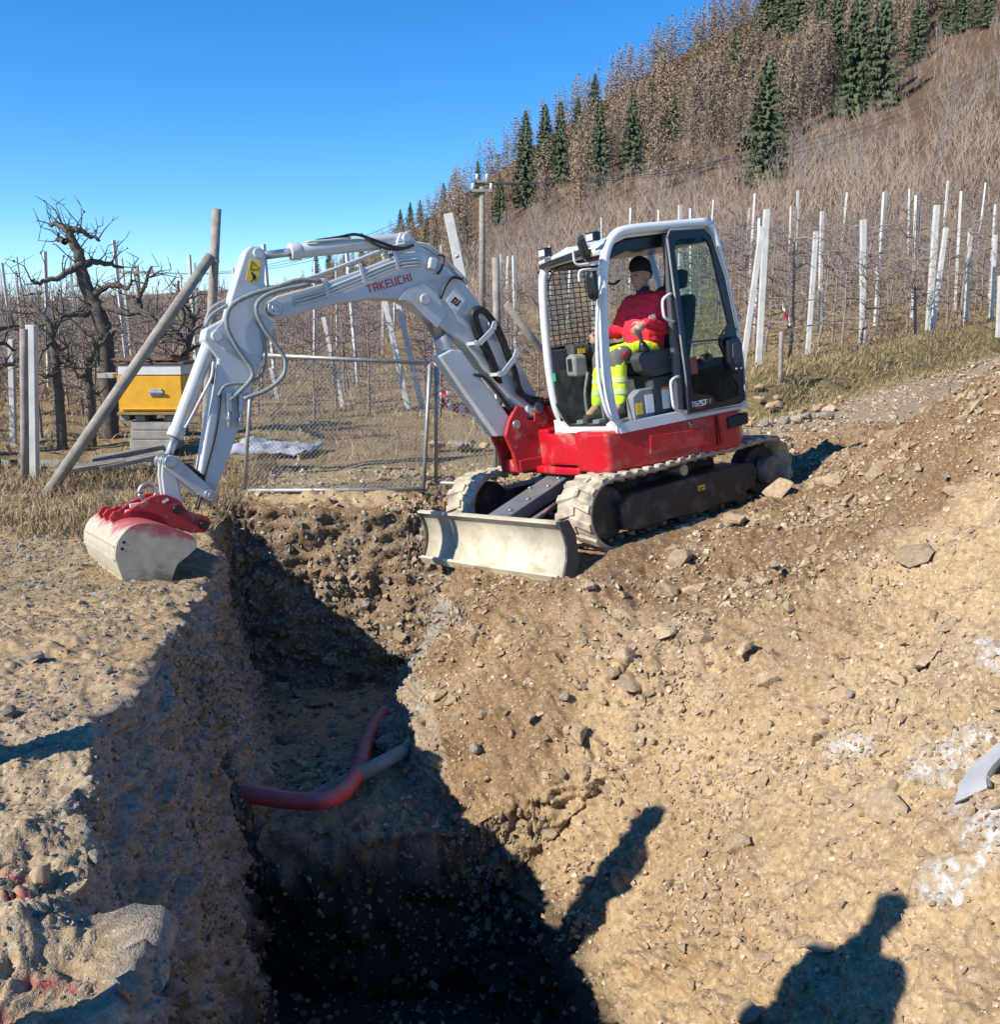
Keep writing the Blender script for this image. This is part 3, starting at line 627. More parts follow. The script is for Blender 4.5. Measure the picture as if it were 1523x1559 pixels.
def lettering(txt, o, dx, dz, h, w, gap, th, y, t=.003, slant=.0):
    """stroke letters on a side face (seen from +y); o is the lower left, dx the reading direction in (x, z)"""
    m = MB(); pos = 0; dx = Vector(dx).normalized(); dz = Vector(dz).normalized(); n = 0
    for ch in txt:
        ww = w * (.28 if ch == 'I' else 1)
        for st in GL[ch]:
            P = [Vector(o) + dx * (pos + a * ww + slant * b * h) + dz * (b * h) for a, b in st]
            for i in range(len(P) - 1):
                e = (P[i + 1] - P[i]).normalized() * th * .5; q = Vector((-e.y, e.x)); a, b = P[i] - e, P[i + 1] + e; n += 1; yy = y + t + n * .00003
                m.add([(p.x, y, p.y) for p in (a - q, b - q, b + q, a + q)] + [(p.x, yy, p.y) for p in (a - q, b - q, b + q, a + q)], [(0, 1, 2, 3), (4, 7, 6, 5), (0, 4, 5, 1), (1, 5, 6, 2), (2, 6, 7, 3), (3, 7, 4, 0)])
        pos += ww + gap
    return m
up(lettering('TB257', (-.052, 1.040), (-1, .02), (0, 1), .042, .022, .014, .0075, 1.0205), 'model_lettering', M_PAPER, door)
up(lettering('FR', (-.232, 1.045), (-1, .02), (0, 1), .040,   .018, .012, .005, 1.0205), 'model_lettering', M_LINT, door)
up(MB().box((-.14, 1.0215, 1.022), (.11, .002, .011)), 'model_underline', M_RTXT, door)
# panes, guard, wiper, rails, mirrors, lights
up(MB().prism([(.10, 1.50), (.80, 1.495), (.83, 1.38), (.90, 1.12), (.84, 1.0), (.30, 1.0), (.20, 1.07), (.12, 1.22)], .772, .778, 0), 'front_lower_pane', M_GLASS, cab)
gb = MB().tube([(.776, a, b) for a, b in [(.10, 1.50), (.12, 1.22), (.20, 1.07), (.30, 1.0), (.84, 1.0), (.90, 1.12), (.83, 1.38), (.80, 1.495)]], .009, 6); up(gb, 'pane_seal', M_BLACK, cab)
up(MB().box((.784, .155, 1.44), (.003, .055, .075)), 'inspection_decal', M_GRN, cab)
up(MB().prism([(.77, 1.70), (.75, 2.36), (-.44, 2.42), (-.64, 1.70)], CR - .003, CR + .003), 'right_pane', M_GLASS, cab)
up(MB().box((-.66, .53, 1.95), (.006, .74, 1.0), Matrix.Rotation(R(-14), 3, 'Y')), 'rear_pane', M_GLASS, cab)
m = MB()
for i in range(15): z = 1.72 + i * .045; m.cyl((.765, CR - .03, z), (.10, CR - .03, z + .01), .0042, 5)
for i in range(10): x = .745 - i * .07; m.cyl((x, CR - .034, 1.70), (x, CR - .034, 2.38), .0042, 5)
m.bar((.775, CR - .03, 1.695), (.09, CR - .03, 1.70), .02, .03).bar((.775, CR - .03, 2.385), (.09, CR - .03, 2.40), .02, .02)
up(m, 'window_guard', M_BLACK, cab)
up(MB().prism([(.74, .96), (.78, 1.3), (.775, 1.68), (-.70, 1.68), (-.73, .96)], CR + .012, CR + .04), 'right_inner_wall', M_INT, cab, .006)
up(MB().box((.02, .53, .975), (1.36, .80, .04)), 'floor_plate', M_LINT, cab, .005)
up(MB().box((-.70, .53, 1.20), (.05, .78, .46)), 'rear_inner_wall', M_INT, cab, .01)
up(MB().tube(spline([(.735, CL + .005, 2.07), (.80, CL + .02, 2.07), (.86, .99, 1.90), (.90, .99, 1.60), (.905, .99, 1.35), (.87, 1.0, 1.12), (.80, 1.0, 1.04), (.74, .985, 1.03)], 6), .016, 8), 'grab_rail', M_WHITE, cab)
for nm, pts in (('grab_handle', [(.05, 1.0, 2.035), (.10, 1.03, 2.03), (.17, 1.04, 2.00), (.19, 1.04, 1.96), (.19, 1.04, 1.87), (.17, 1.04, 1.83), (.10, 1.03, 1.805), (.05, 1.0, 1.80)]), ('grab_handle', [(.05, 1.0, 1.325), (.12, 1.03, 1.32), (.17, 1.04, 1.30), (.185, 1.04, 1.26), (.18, 1.04, 1.10), (.165, 1.04, 1.06), (.11, 1.03, 1.03), (.05, 1.0, 1.02)])):
    up(MB().tube(spline(pts, 3), .013, 8), nm, M_WHITE, cab)
mr = up(MB().tube(spline([(.74, .96, 2.36), (.86, .96, 2.345), (.97, .93, 2.35), (.985, .93, 2.44), (.985, .95, 2.46)], 4), .010, 8), 'mirror_arm', M_WHITE, cab)
Mm = Matrix.Rotation(R(-22), 3, 'Z') @ Matrix.Rotation(R(14), 3, 'Y')
def mirror(c, w, h, par, rot):
    pts = [Vector((0, w * .5 * math.copysign(abs(math.cos(a)) ** .6, math.cos(a)), h * .5 * math.copysign(abs(math.sin(a)) ** .6, math.sin(a)))) for a in [2 * math.pi * k / 20 for k in range(20)]]
    m = MB(); v = []
    for dx, s in ((.0, 1), (.035, .9), (.05, .6)): v += [rot @ (p * s + Vector((dx, 0, 0))) + Vector(c) for p in pts]
    f = [tuple(range(20))] + [(i, (i + 1) % 20, 20 + (i + 1) % 20, 20 + i) for i in range(20)] + [(20 + i, 20 + (i + 1) % 20, 40 + (i + 1) % 20, 40 + i) for i in range(20)] + [tuple(range(40, 60))]
    m.add(v, f); o = up(m, 'mirror_shell', M_BLACK, par)
    m = MB(); m.add([rot @ (p * .9 + Vector((-.003, 0, 0))) + Vector(c) for p in pts], [tuple(range(20))]); up(m, 'mirror_glass', vary('mirror_silver', (.85, .87, .9), .03, 1., 5, .02), par); return o
mirror((.93, 1.03, 2.46), .13, .22, mr, Mm)
mr2 = up(MB().tube(spline([(.74, .96, 2.29), (.88, .99, 2.295), (.97, .98, 2.29), (.985, .97, 2.25), (.985, .97, 2.20)], 4), .010, 8), 'mirror_arm', M_WHITE, cab)
mirror((.90, 1.04, 2.16), .11, .24, mr2, Matrix.Rotation(R(8), 3, 'Z'))
for (x, y, z) in ((.79, .25, 2.535), (.76, .92, 2.56)):
    l = up(MB().box((x, y, z), (.08, .11, .075)), 'work_light', M_BLACK, cab, .014, 2); up(MB().box((x + .041, y, z - .005), (.006, .09, .055)), 'lamp_lens', vary('lamp_lens_grey', (.55, .56, .56), .12, 0, 9, .1), l, .004)
up(MB().tube(spline([(.70, .30, 2.40), (.76, .28, 2.36), (.78, .24, 2.28), (.775, .20, 2.22)], 4), .008, 6), 'wiper_arm', M_BLACK, cab)
up(MB().tube(spline([(.25, .35, 2.45), (.28, .34, 2.33), (.25, .36, 2.24), (.19, .40, 2.20), (.13, .42, 2.23)], 5), .012, 6), 'coiled_lead', M_BLACK, cab)
# ---- inside: seat, consoles, levers, monitor
seat = up(MB().box((.06, .52, 1.455), (.48, .46, .13)), 'seat_cushion', M_SEAT, None, .05, 3)
up(MB().prism([(-.17, 1.42), (-.24, 1.50), (-.36, 1.98), (-.42, 2.04), (-.50, 2.02), (-.46, 1.80), (-.34, 1.42)], .31, .74), 'seat_back', M_SEAT, seat, .04, 3)
up(MB().box((-.435, .53, 2.18), (.11, .26, .17), Matrix.Rotation(R(-14), 3, 'Y')), 'headrest', M_SEAT, seat, .04, 3)
up(MB().prism([(.20, 1.0), (.21, 1.37), (-.25, 1.37), (-.25, 1.0)], .30, .78), 'seat_base', M_INT, seat, .02)
cons = up(MB().prism([(.385, 1.52), (.34, 1.57), (-.02, 1.575), (-.12, 1.52), (-.12, 1.38), (.22, 1.345), (.34, 1.41)], .74, .90), 'left_console', M_INT, None, .02, 2)
up(MB().tube([(.26, .82, 1.57), (.262, .82, 1.60), (.268, .82, 1.62), (.272, .82, 1.64), (.278, .82, 1.66)], [.055, .048, .040, .032, .022], 14), 'lever_boot', M_BLACK, cons)
up(MB().tube(spline([(.275, .82, 1.65), (.295, .82, 1.72), (.315, .81, 1.78)], 4), [.014, .016, .018, .02, .022, .024, .025, .022, .02][:9], 10), 'lever', M_INT, cons)
m = MB(); 
for i in range(14): a = R(-70 + i * 22); m.cyl((.03 + .022 * math.cos(a), .9005, 1.46 + .05 * math.sin(a)), (.03 + .022 * math.cos(a), .9025, 1.46 + .05 * math.sin(a)), .005, 5)
up(m, 'console_emblem', M_LINT, cons)
rcons = up(MB().prism([(.42, 1.50), (.36, 1.57), (-.1, 1.57), (-.12, 1.38), (.25, 1.36)], .17, .30), 'right_console', M_INT, None, .02)
up(MB().tube(spline([(.36, .25, 1.56), (.38, .26, 1.66), (.41, .27, 1.76)], 4), .017, 10), 'lever', M_INT, rcons)
mon = up(MB().prism([(-.02, 1.43), (-.015, 1.60), (.05, 1.63), (.13, 1.60), (.13, 1.42)], .42, .56, 0), 'monitor', M_LINT, None, .02)
mon.data.transform(Matrix.Translation((.08, .17, 0)))
up(MB().box((.644, .225, 1.53), (.004, .06, .11)), 'screen', M_BLK, mon)
up(MB().box((.50, .17, 1.66), (.20, .14, .10)), 'storage_tray', M_INT, None, .02)
up(MB().box((.51, .245, 1.645), (.08, .006, .045)), 'tray_decal', M_YEL, None)
pb = up(MB().prism([(.47, 1.0), (.47, 1.20), (.38, 1.255), (.24, 1.255), (.24, 1.0)], .76, .86), 'side_cover', M_LINT, None, .01)
up(MB().box((.41, .8625, 1.09), (.07, .004, .10)), 'cover_decal', M_YEL, pb); up(MB().box((.29, .8625, 1.12), (.09, .004, .16)), 'cover_decal', M_PAPER, pb)
pb2 = up(MB().prism([(.23, 1.0), (.23, 1.34), (-.10, 1.35), (-.10, 1.0)], .78, .88), 'side_cover', M_INT, None, .012)
up(MB().box((.12, .8825, 1.14), (.085, .004, .17)), 'cover_decal', M_PAPER, pb2); up(MB().box((.12, .8845, 1.235), (.085, .002, .025)), 'cover_decal', M_ORA, pb2)
for y in (.36, .60):
    up(MB().tube(spline([(.60, y, 1.0), (.61, y, 1.25), (.56, y + .01, 1.45)], 4), .012, 8).box((.62, y, 1.02), (.16, .09, .03)), 'travel_lever', M_LINT, None)
# ---- swing bracket, boom, arm, bucket: all in one upright plane right of the cab
YB = -.30
m = MB()
for y in (YB - .14, YB + .11): m.prism([(1.19, .96), (1.13, 1.10), (1.03, 1.22), (.95, 1.20), (.92, 1.08), (.86, 1.06), (.82, 1.24), (.72, 1.24), (.62, 1.02), (.60, .64), (.82, .60), (1.10, .60), (1.13, .80)], y, y + .05)
m.box((.80, YB, .66), (.56, .34, .12)).cyl((.72, YB, .56), (.72, YB, 1.04), .12, 20)
brk = up(m, 'swing_bracket', M_DRED, None, .012)
up(MB().cyl((.80, YB - .18, 1.17), (.80, YB + .185, 1.17), .055, 18).cyl((1.06, YB - .18, 1.05), (1.06, YB + .175, 1.05), .042, 16), 'bracket_pin', M_PIN, brk, .008)
up(MB().box((.66, -.07, .80), (.34, .16, .34)), 'front_block', M_RED, None, .02); up(MB().box((.835, .0, .75), (.004, .03, .06)), 'block_decal', M_PAPER, None)
btop = [(.70, 1.13), (.74, 1.24), (.86, 1.53), (1.149, 2.007), (1.29, 2.24), (1.386, 2.369), (1.628, 2.60), (1.76, 2.675), (1.96, 2.665), (2.325, 2.56), (2.737, 2.455), (3.13, 2.385), (3.22, 2.34)]
bbot = [(3.24, 2.27), (3.19, 2.205), (3.12, 2.205), (2.966, 2.235), (2.619, 2.285), (2.288, 2.305), (2.03, 2.275), (1.858, 2.168), (1.70, 2.02), (1.46, 1.84), (1.20, 1.48), (.98, 1.18), (.86, 1.08), (.76, 1.07)]
boom = up(MB().prism(btop + bbot, YB - .095, YB + .095), 'boom', M_GREY, None, .014, 2)
up(MB().cyl((.80, YB - .12, 1.17), (.80, YB + .12, 1.17), .10, 20), 'boom_foot', M_GREY, boom, .01)
# lugs for the arm ram and doubler plates
m = MB()
for y in (YB - .085, YB + .055): m.prism([(2.02, 2.63), (1.99, 2.76), (1.95, 2.835), (1.87, 2.84), (1.81, 2.77), (1.62, 2.58)], y, y + .03)
up(m, 'ram_lug', M_GREY, boom, .012)
up(MB().prism([(2.06, 2.27), (1.97, 2.36), (1.80, 2.40), (1.66, 2.28), (1.62, 2.10), (1.72, 2.0), (1.86, 2.15), (1.95, 2.25)], YB + .094, YB + .106), 'doubler_plate', M_GREY, boom, .005)
up(MB().cyl((1.807, YB - .115, 2.255), (1.807, YB + .125, 2.255), .048, 18), 'ram_pin', M_GREY, boom, .008)
up(MB().cyl((3.182, YB - .16, 2.284), (3.182, YB + .165, 2.284), .062, 20).cyl((3.182, YB + .16, 2.284), (3.182, YB + .175, 2.284), .034, 6), 'nose_pin', M_PIN, boom, .008)
up(MB().cyl((1.905, YB - .12, 2.785), (1.905, YB + .12, 2.785), .036, 16), 'ram_pin', M_GREY, boom, .006)
up(lettering('TAKEUCHI', (2.325, 2.352), (-1, .175), (.175, 1), .058, .036, .024, .0105, YB + .096), 'maker_lettering', M_RTXT, boom)
m = MB().prism([(1.489, 2.335), (1.397, 2.224), (1.511, 2.104), (1.603, 2.216)], YB + .0955, YB + .0985); lg = up(m, 'logo_decal', M_PAPER, boom)
# the sticker's mark: two black hooks round a red bar, and a line of small print
def mark(c, pts, th, y, t):
    m = MB(); ex = Vector((-.75, -.91)).normalized() * .078; ez = Vector((-.74, .80)).normalized() * .082 * -1; c = Vector(c); n = 0
    for st in pts:
        P = [c + ex * (a - .5) + Vector((.0, .0)) + Vector((0.68, .73)) * 0 + Vector((-ex.y, ex.x)).normalized() * .085 * (b - .5) for a, b in st]
        for i in range(len(P) - 1):
            e = (P[i + 1] - P[i]).normalized() * th * .5; q = Vector((-e.y, e.x)); A, B = P[i] - e, P[i + 1] + e; n += 1; yy = y + t + n * .00004
            m.add([(p.x, y, p.y) for p in (A - q, B - q, B + q, A + q)] + [(p.x, yy, p.y) for p in (A - q, B - q, B + q, A + q)], [(0, 1, 2, 3), (4, 7, 6, 5), (0, 4, 5, 1), (1, 5, 6, 2), (2, 6, 7, 3), (3, 7, 4, 0)])
    return m
lc = (1.497, 2.212)
up(mark(lc, [[(.15, .9), (.15, .25), (.55, .25)], [(.85, .1), (.85, .75), (.4, .75)]], .017, YB + .0985, .0015), 'logo_print', M_BLK, lg)
up(mark(lc, [[(.5, .42), (.5, .60)]], .024, YB + .0985, .002), 'logo_print', M_RTXT, lg)
# hard pipes and bundled hoses on the boom
for i, dy in enumerate((-.05, .0, .05, .10)):
    pts = [(.92, 1.78), (1.10, 2.02), (1.33, 2.33), (1.62, 2.63), (1.80, 2.70), (2.05, 2.68), (2.4, 2.585), (2.75, 2.49), (3.0, 2.44)]
    up(MB().tube(spline([(a, YB + dy * .8, b + .028 + .012 * (i % 2)) for a, b in pts[2:]], 4), .012, 8), 'hard_pipe', M_GREY, boom)
for i in range(3):
    pts = [(1.66, 2.575), (1.80, 2.610), (2.05, 2.595), (2.4, 2.50), (2.75, 2.405), (3.0, 2.36)]
    up(MB().tube(spline([(a, YB + .112, b - .006 - i * .028) for a, b in pts[1:]], 4), .010, 8), 'hard_pipe', M_GREY, boom)
for x, z in ((2.05, 2.64), (2.38, 2.545), (2.72, 2.45)): up(MB().bar((x, YB - .1, z + .035), (x, YB + .118, z + .035), .035, .022).bar((x - .005, YB + .116, z + .04), (x - .02, YB + .116, z - .12), .03, .014, (0, 1, 0)), 'pipe_clamp', M_GREY, boom, .003)
random.seed(3)
for i in range(9):                                               # loops of black hose over the boom flank
    o = .012 * (i % 3) ; w = .03 * (i // 3)
    w = i / 8
    pts = [(1.20 - .05 * w, YB + .10 + o, 1.50 - .05 * w), (1.27 - .06 * w, YB + .13 + o, 1.70 - .05 * w), (1.375 - .07 * w, YB + .15 + o, 1.92 - .05 * w), (1.405 - .06 * w, YB + .16 + o, 2.08 - .03 * w), (1.33 - .02 * w, YB + .17 + o, 2.145 - .04 * w), (1.24, YB + .17 + o, 2.10 - .05 * w), (1.13 + .02 * w, YB + .16 + o, 1.94 - .05 * w), (1.04 + .03 * w, YB + .15 + o, 1.70 - .04 * w), (.985 + .03 * w, YB + .14 + o, 1.52 - .04 * w), (.95 + .04 * w, YB + .13 + o, 1.36 - .02 * w), (.86 + .02 * w, YB + .13 + o, 1.235 + .05 * w), (.76, YB + .14 + o, 1.20 + .06 * w), (.66, YB + .17 + .02 * i, 1.18 + .05 * w), (.585, YB + .2 + .01 * i, 1.05)]
    up(MB().tube(spline([(a + random.uniform(-.008, .008), b, c + random.uniform(-.008, .008)) for a, b, c in pts], 4), .016, 7), 'hose', M_RUB, boom)
for a in ([(1.42, 1.83), (1.38, 1.82), (1.22, 1.93), (1.19, 1.99)], [(1.22, 1.53), (1.17, 1.53), (1.02, 1.66), (.99, 1.72)]):
    m = MB()
    for i in range(len(a) - 1): m.bar((a[i][0], YB + .215, a[i][1]), (a[i + 1][0], YB + .215, a[i + 1][1]), .05, .016, (0, 1, 0))
    m.bar((a[0][0], YB + .09, a[0][1]), (a[0][0], YB + .22, a[0][1]), .03, .03).bar((a[-1][0], YB + .09, a[-1][1]), (a[-1][0], YB + .22, a[-1][1]), .03, .03)
    up(m, 'hose_guard', M_GREY, boom, .003)
up(MB().tube(spline([(1.66, YB + .12, 2.25), (1.60, YB + .14, 2.36), (1.52, YB + .15, 2.42), (1.42, YB + .13, 2.40)], 4), .014, 7), 'hose', M_RUB, boom)
lm = up(MB().box((1.70, YB + .125, 2.55), (.07, .06, .10), Matrix.Rotation(R(-20), 3, 'Y')), 'boom_lamp', M_GREY, boom, .012); up(MB().tube(spline([(1.64, YB + .13, 2.62), (1.58, YB + .14, 2.60), (1.62, YB + .13, 2.50), (1.66, YB + .12, 2.46)], 4), .010, 6), 'lamp_lead', M_RUB, lm)
# boom ram with its guard
gu = up(MB().prism([(1.73, 1.755), (1.60, 1.80), (1.50, 1.78), (1.02, 1.02), (1.10, .95), (1.24, .965)], YB - .085, YB + .10), 'ram_guard', M_GREY, None, .010)
br = up(MB().cyl((1.10, YB, 1.02), (1.62, YB, 1.86), .062, 18).cyl((1.60, YB, 1.83), (1.66, YB, 1.925), .075, 18), 'boom_ram', M_GREY, None, .006)
up(MB().cyl((1.64, YB, 1.89), (1.807, YB, 2.255), .058, 16), 'ram_rod', vary('dull_rod', (.33, .34, .34), .35, .6, 8, .1), br)
up(MB().tube(spline([(1.42, YB + .09, 1.56), (1.30, YB + .13, 1.50), (1.10, YB + .13, 1.22), (.98, YB + .1, 1.12)], 4), .015, 7), 'hose', M_RUB, br)
# arm ram
ar = up(MB().cyl((2.89, YB, 2.735), (1.905, YB, 2.785), .060, 20).cyl((2.93, YB, 2.733), (2.84, YB, 2.738), .070, 20), 'arm_ram', M_GREY, None, .006)
up(MB().cyl((3.21, YB, 2.715), (2.90, YB, 2.734), .034, 16), 'ram_rod', M_CHROME, ar)
up(MB().tube(spline([(2.70, YB + .03, 2.81), (2.50, YB + .05, 2.825), (2.35, YB + .06, 2.84), (2.2, YB + .09, 2.78), (2.05, YB + .10, 2.72), (1.95, YB + .11, 2.70), (1.85, YB + .11, 2.72)], 4), .013, 7).tube(spline([(2.3, YB + .05, 2.845), (2.2, YB + .11, 2.74), (2.05, YB + .12, 2.69), (1.90, YB + .11, 2.70)], 4), .011, 7), 'hose', M_RUB, ar)
up(MB().tube(spline([(2.80, YB + .05, 2.80), (2.6, YB + .055, 2.805), (2.4, YB + .055, 2.815)], 4), .010, 7), 'hard_pipe', M_GREY, ar)
# arm
sr = [(3.215, 2.785), (3.165, 2.75), (3.165, 2.70), (3.21, 2.49), (3.14, 2.38), (3.12, 2.28), (3.16, 2.19), (3.29, 1.975), (3.423, 1.725), (3.752, 1.107), (3.88, .90), (3.90, .85), (3.95, .83), (3.985, .88)]
sl_ = [(3.985, .95), (3.965, 1.10), (3.808, 1.555), (3.68, 1.94), (3.735, 2.03), (3.765, 2.10), (3.735, 2.18), (3.66, 2.21), (3.56, 2.25), (3.50, 2.40), (3.325, 2.745), (3.275, 2.79)]
arm = up(MB().prism(sr + sl_, YB - .085, YB + .085), 'arm', M_GREY, None, .014, 2)
up(MB().cyl((3.225, YB - .105, 2.728), (3.225, YB + .11, 2.728), .042, 18), 'arm_pin', M_GREY, arm, .006)
up(MB().cyl((3.667, YB - .12, 2.115), (3.667, YB + .125, 2.115), .042, 18), 'arm_pin', M_GREY, arm, .006)
up(MB().cyl((3.931, YB - .15, .90), (3.931, YB + .16, .90), .052, 18).cyl((3.931, YB + .155, .90), (3.931, YB + .175, .90), .028, 6), 'arm_pin', M_PIN, arm, .006)
up(MB().prism([(3.50, 2.36), (3.44, 2.37), (3.20, 2.20), (3.34, 1.93), (3.62, 2.0), (3.70, 2.14), (3.60, 2.22)], YB + .084, YB + .094), 'doubler_plate', M_GREY, arm, .004)
wd = up(MB().prism([(3.300, 2.685), (3.214, 2.652), (3.275, 2.495), (3.358, 2.525)], YB + .0855, YB + .089), 'warning_decal', M_YEL, arm)
m = MB(); tri = [(3.285, 2.665), (3.235, 2.605), (3.31, 2.60)]
for i in range(3):
    a, b = tri[i], tri[(i + 1) % 3]; m.bar((a[0], YB + .0895 + i * .0002, a[1]), (b[0], YB + .0895 + i * .0002, b[1]), .0015, .006, (0, 0, 1))
m.box((3.29, YB + .09, 2.545), (.028, .002, .04)).cyl((3.30, YB + .089, 2.575), (3.30, YB + .0915, 2.575), .010, 8).bar((3.29, YB + .09, 2.53), (3.32, YB + .09, 2.515), .002, .008)
up(m, 'warning_print', M_BLK, wd)
# bucket ram, link, lever
kr = up(MB().cyl((3.69, YB, 2.09), (4.08, YB, 1.405), .058, 18).cyl((4.06, YB, 1.44), (4.095, YB, 1.38), .066, 18).cyl((3.667, YB - .07, 2.115), (3.667, YB + .07, 2.115), .07, 18), 'bucket_ram', M_GREY, None, .006)
up(MB().cyl((4.08, YB, 1.405), (4.19, YB, 1.20), .032, 14), 'ram_rod', M_CHROME, kr)
up(MB().tube(spline([(3.72, YB + .08, 1.92), (3.76, YB + .09, 1.80), (3.86, YB + .09, 1.66), (3.97, YB + .06, 1.50), (4.02, YB + .06, 1.44)], 4), .012, 7), 'hard_pipe', M_GREY, kr)
up(MB().tube(spline([(3.60, YB + .03, 2.0), (3.66, YB + .05, 1.90), (3.72, YB + .05, 1.84), (3.76, YB + .06, 1.76)], 4), .016, 7).tube(spline([(3.62, YB - .02, 1.96), (3.70, YB + .01, 1.86), (3.74, YB + .0, 1.78)], 4), .016, 7), 'hose', M_RUB, kr)
m = MB()
for y in (YB - .13, YB + .105): m.prism([(4.19, 1.26), (4.14, 1.24), (3.90, .945), (3.90, .88), (3.95, .855), (4.0, .90), (4.235, 1.17), (4.235, 1.22)], y, y + .028)
lever = up(m, 'bucket_lever', M_GREY, None, .010)
up(MB().cyl((4.19, YB - .16, 1.205), (4.19, YB + .165, 1.205), .048, 18).cyl((4.19, YB + .04, 1.205), (4.19, YB + .07, 1.205), .062, 18).cyl((4.19, YB - .16, 1.205), (4.19, YB - .10, 1.205), .060, 18), 'link_pin', M_PIN, lever, .006)
m = MB()
for y in (YB - .075, YB + .05): m.prism([(4.23, 1.24), (4.16, 1.24), (4.145, 1.15), (4.135, .86), (4.20, .80), (4.27, .86), (4.26, 1.10)], y, y + .028)
m.box((4.21, YB, 1.0), (.05, .10, .18))
up(m, 'bucket_link', M_GREY, None, .010)
# hoses on the arm
def hose(pts, y, r=.018, mat=None, par=None, nm='hose'): return up(MB().tube(spline([(a, y + (dy[0] if dy else 0), b) for a, b, *dy in pts], 5), r, 8), nm, mat or M_GHOSE, par or arm)
hose([(2.749, 2.469), (2.937, 2.493), (3.13, 2.451), (3.365, 2.403), (3.534, 2.32), (3.581, 2.174), (3.522, 1.996), (3.446, 1.847), (3.45, 1.76), (3.579, 1.655), (3.654, 1.61)], YB + .125, .019)
hose([(2.852, 2.453), (3.139, 2.418), (3.285, 2.364), (3.332, 2.281), (3.298, 2.148), (3.21, 1.986), (3.159, 1.87), (3.203, 1.742), (3.357, 1.649), (3.546, 1.607)], YB + .14, .018)
hose([(3.33, 2.20), (3.302, 2.105), (3.296, 1.929), (3.355, 1.782), (3.477, 1.73), (3.655, 1.73), (3.734, 1.653)], YB + .105, .012)
hose([(3.02, 2.46), (3.24, 2.455), (3.46, 2.40), (3.62, 2.34), (3.70, 2.22)], YB - .06, .018)
hose([(3.05, 2.47), (3.30, 2.44), (3.52, 2.35), (3.66, 2.28), (3.72, 2.2)], YB + .03, .016)
m = MB()
for i, (x, z) in enumerate(((3.65, 1.60), (3.56, 1.58))): m.bar((x, YB + .12, z + .07), (x + .02, YB + .12, z - .08), .035, .035).cyl((x + .02, YB + .12, z - .08), (x + .045, YB + .12, z - .20), .016, 10).cyl((x + .03, YB + .12, z - .12), (x + .035, YB + .12, z - .15), .024, 6)
up(m, 'hose_coupling', M_PIN, arm, .003)
hose([(3.70, 1.70), (3.74, 1.55), (3.82, 1.32), (3.93, 1.08), (3.96, .98)], YB + .095, .010, M_RUB)
for i in range(3): hose([(4.10, 1.17 - .02 * i), (4.02 - .01 * i, 1.14 - .02 * i), (3.97 - .01 * i, 1.02), (3.99, .90), (4.04, .80)], YB + .045 + .022 * i, .011, M_RUB)
# coupler with lifting eye
m = MB()
for y in (YB - .16, YB + .11): m.prism([(4.56, .845), (4.55, .90), (4.47, .935), (4.36, .975), (4.27, .968), (4.183, .913), (4.124, .805), (3.99, .745), (3.96, .69), (4.02, .62), (4.134, .64), (4.314, .735), (4.43, .79)], y, y + .05)
m.box((4.34, YB, .83), (.28, .26, .12)); m.cyl((4.47, YB - .16, .86), (4.47, YB + .16, .86), .03, 12)
cpl = up(m, 'quick_coupler', M_DRED, None, .010)
up(MB().cyl((4.205, YB - .19, .838), (4.205, YB + .185, .838), .036, 14).cyl((4.023, YB - .19, .683), (4.023, YB + .185, .683), .036, 14), 'coupler_pin', M_BLACK, cpl, .006)
eye = [(4.37 + .062 * math.cos(a), YB + .02, .995 + .062 * math.sin(a)) for a in [2 * math.pi * k / 24 for k in range(25)]]
up(MB().tube(eye, .018, 8), 'lifting_eye', M_PIN, cpl)
for (x, z) in ((4.50, .925), (4.54, .885)): up(MB().box((x, YB + .12, z), (.07, .03, .025)), 'edge_plate', M_PAPER, cpl)
up(MB().box((4.28, YB + .1615, .92), (.05, .003, .02), Matrix.Rotation(R(20), 3, 'Y')), 'coupler_decal', M_PAPER, cpl)
# bucket: two cheeks and a rolled shell
BY0, BY1 = -1.02, .38
ck = [(4.775, .71), (4.79, .63), (4.768, .488), (4.735, .44), (4.64, .395), (4.52, .355), (4.45, .350), (4.44, .40), (4.385, .50), (4.32, .538), (4.232, .595), (4.226, .652), (4.275, .712), (4.42, .800), (4.53, .838), (4.645, .837), (4.735, .775)]
def bucket_mat():
    k = NT('worn_bucket_paint'); sx = k.new('ShaderNodeSeparateXYZ'); k.ln(k.coord('Object'), sx.inputs[0])
    n = k.noise(5, 6, .65); base = k.ramp(k.noise(14, 5), [(.3, (.42, .365, .265)), (.7, (.56, .50, .38))])
    f = k.math('ADD', k.math('MULTIPLY', k.math('SUBTRACT', sx.outputs['Z'], .68), 5.0), k.math('ADD', k.math('MULTIPLY', k.math('SUBTRACT', 4.62, sx.outputs['X']), 1.6), k.math('MULTIPLY', k.math('SUBTRACT', n, .5), 2.2)))
    c = k.mix(k.ramp(f, [(.35, (0, 0, 0)), (.75, (.85, .85, .85))]), base, (.42, .03, .045))
    mud = k.math('ADD', k.math('MULTIPLY', k.math('SUBTRACT', .52, sx.outputs['Z']), 6.), k.math('MULTIPLY', k.math('SUBTRACT', k.noise(9, 6, .7), .45), 3.))
    c = k.mix(k.ramp(mud, [(.3, (0, 0, 0)), (.8, (.8, .8, .8))]), c, (.20, .14, .075)); k.color(c)
    k.b.inputs['Roughness'].default_value = .5; k.b.inputs['Metallic'].default_value = .1; k.bump(k.noise(60, 4), .12, .004); return k.m
M_BUCK = bucket_mat()
sh = ck[10:] + ck[:7]; inn = []
P = spline([(a, 0, b) for a, b in sh], 3); v = []; f = []; n = len(P)
cc = Vector((4.50, 0, .58))
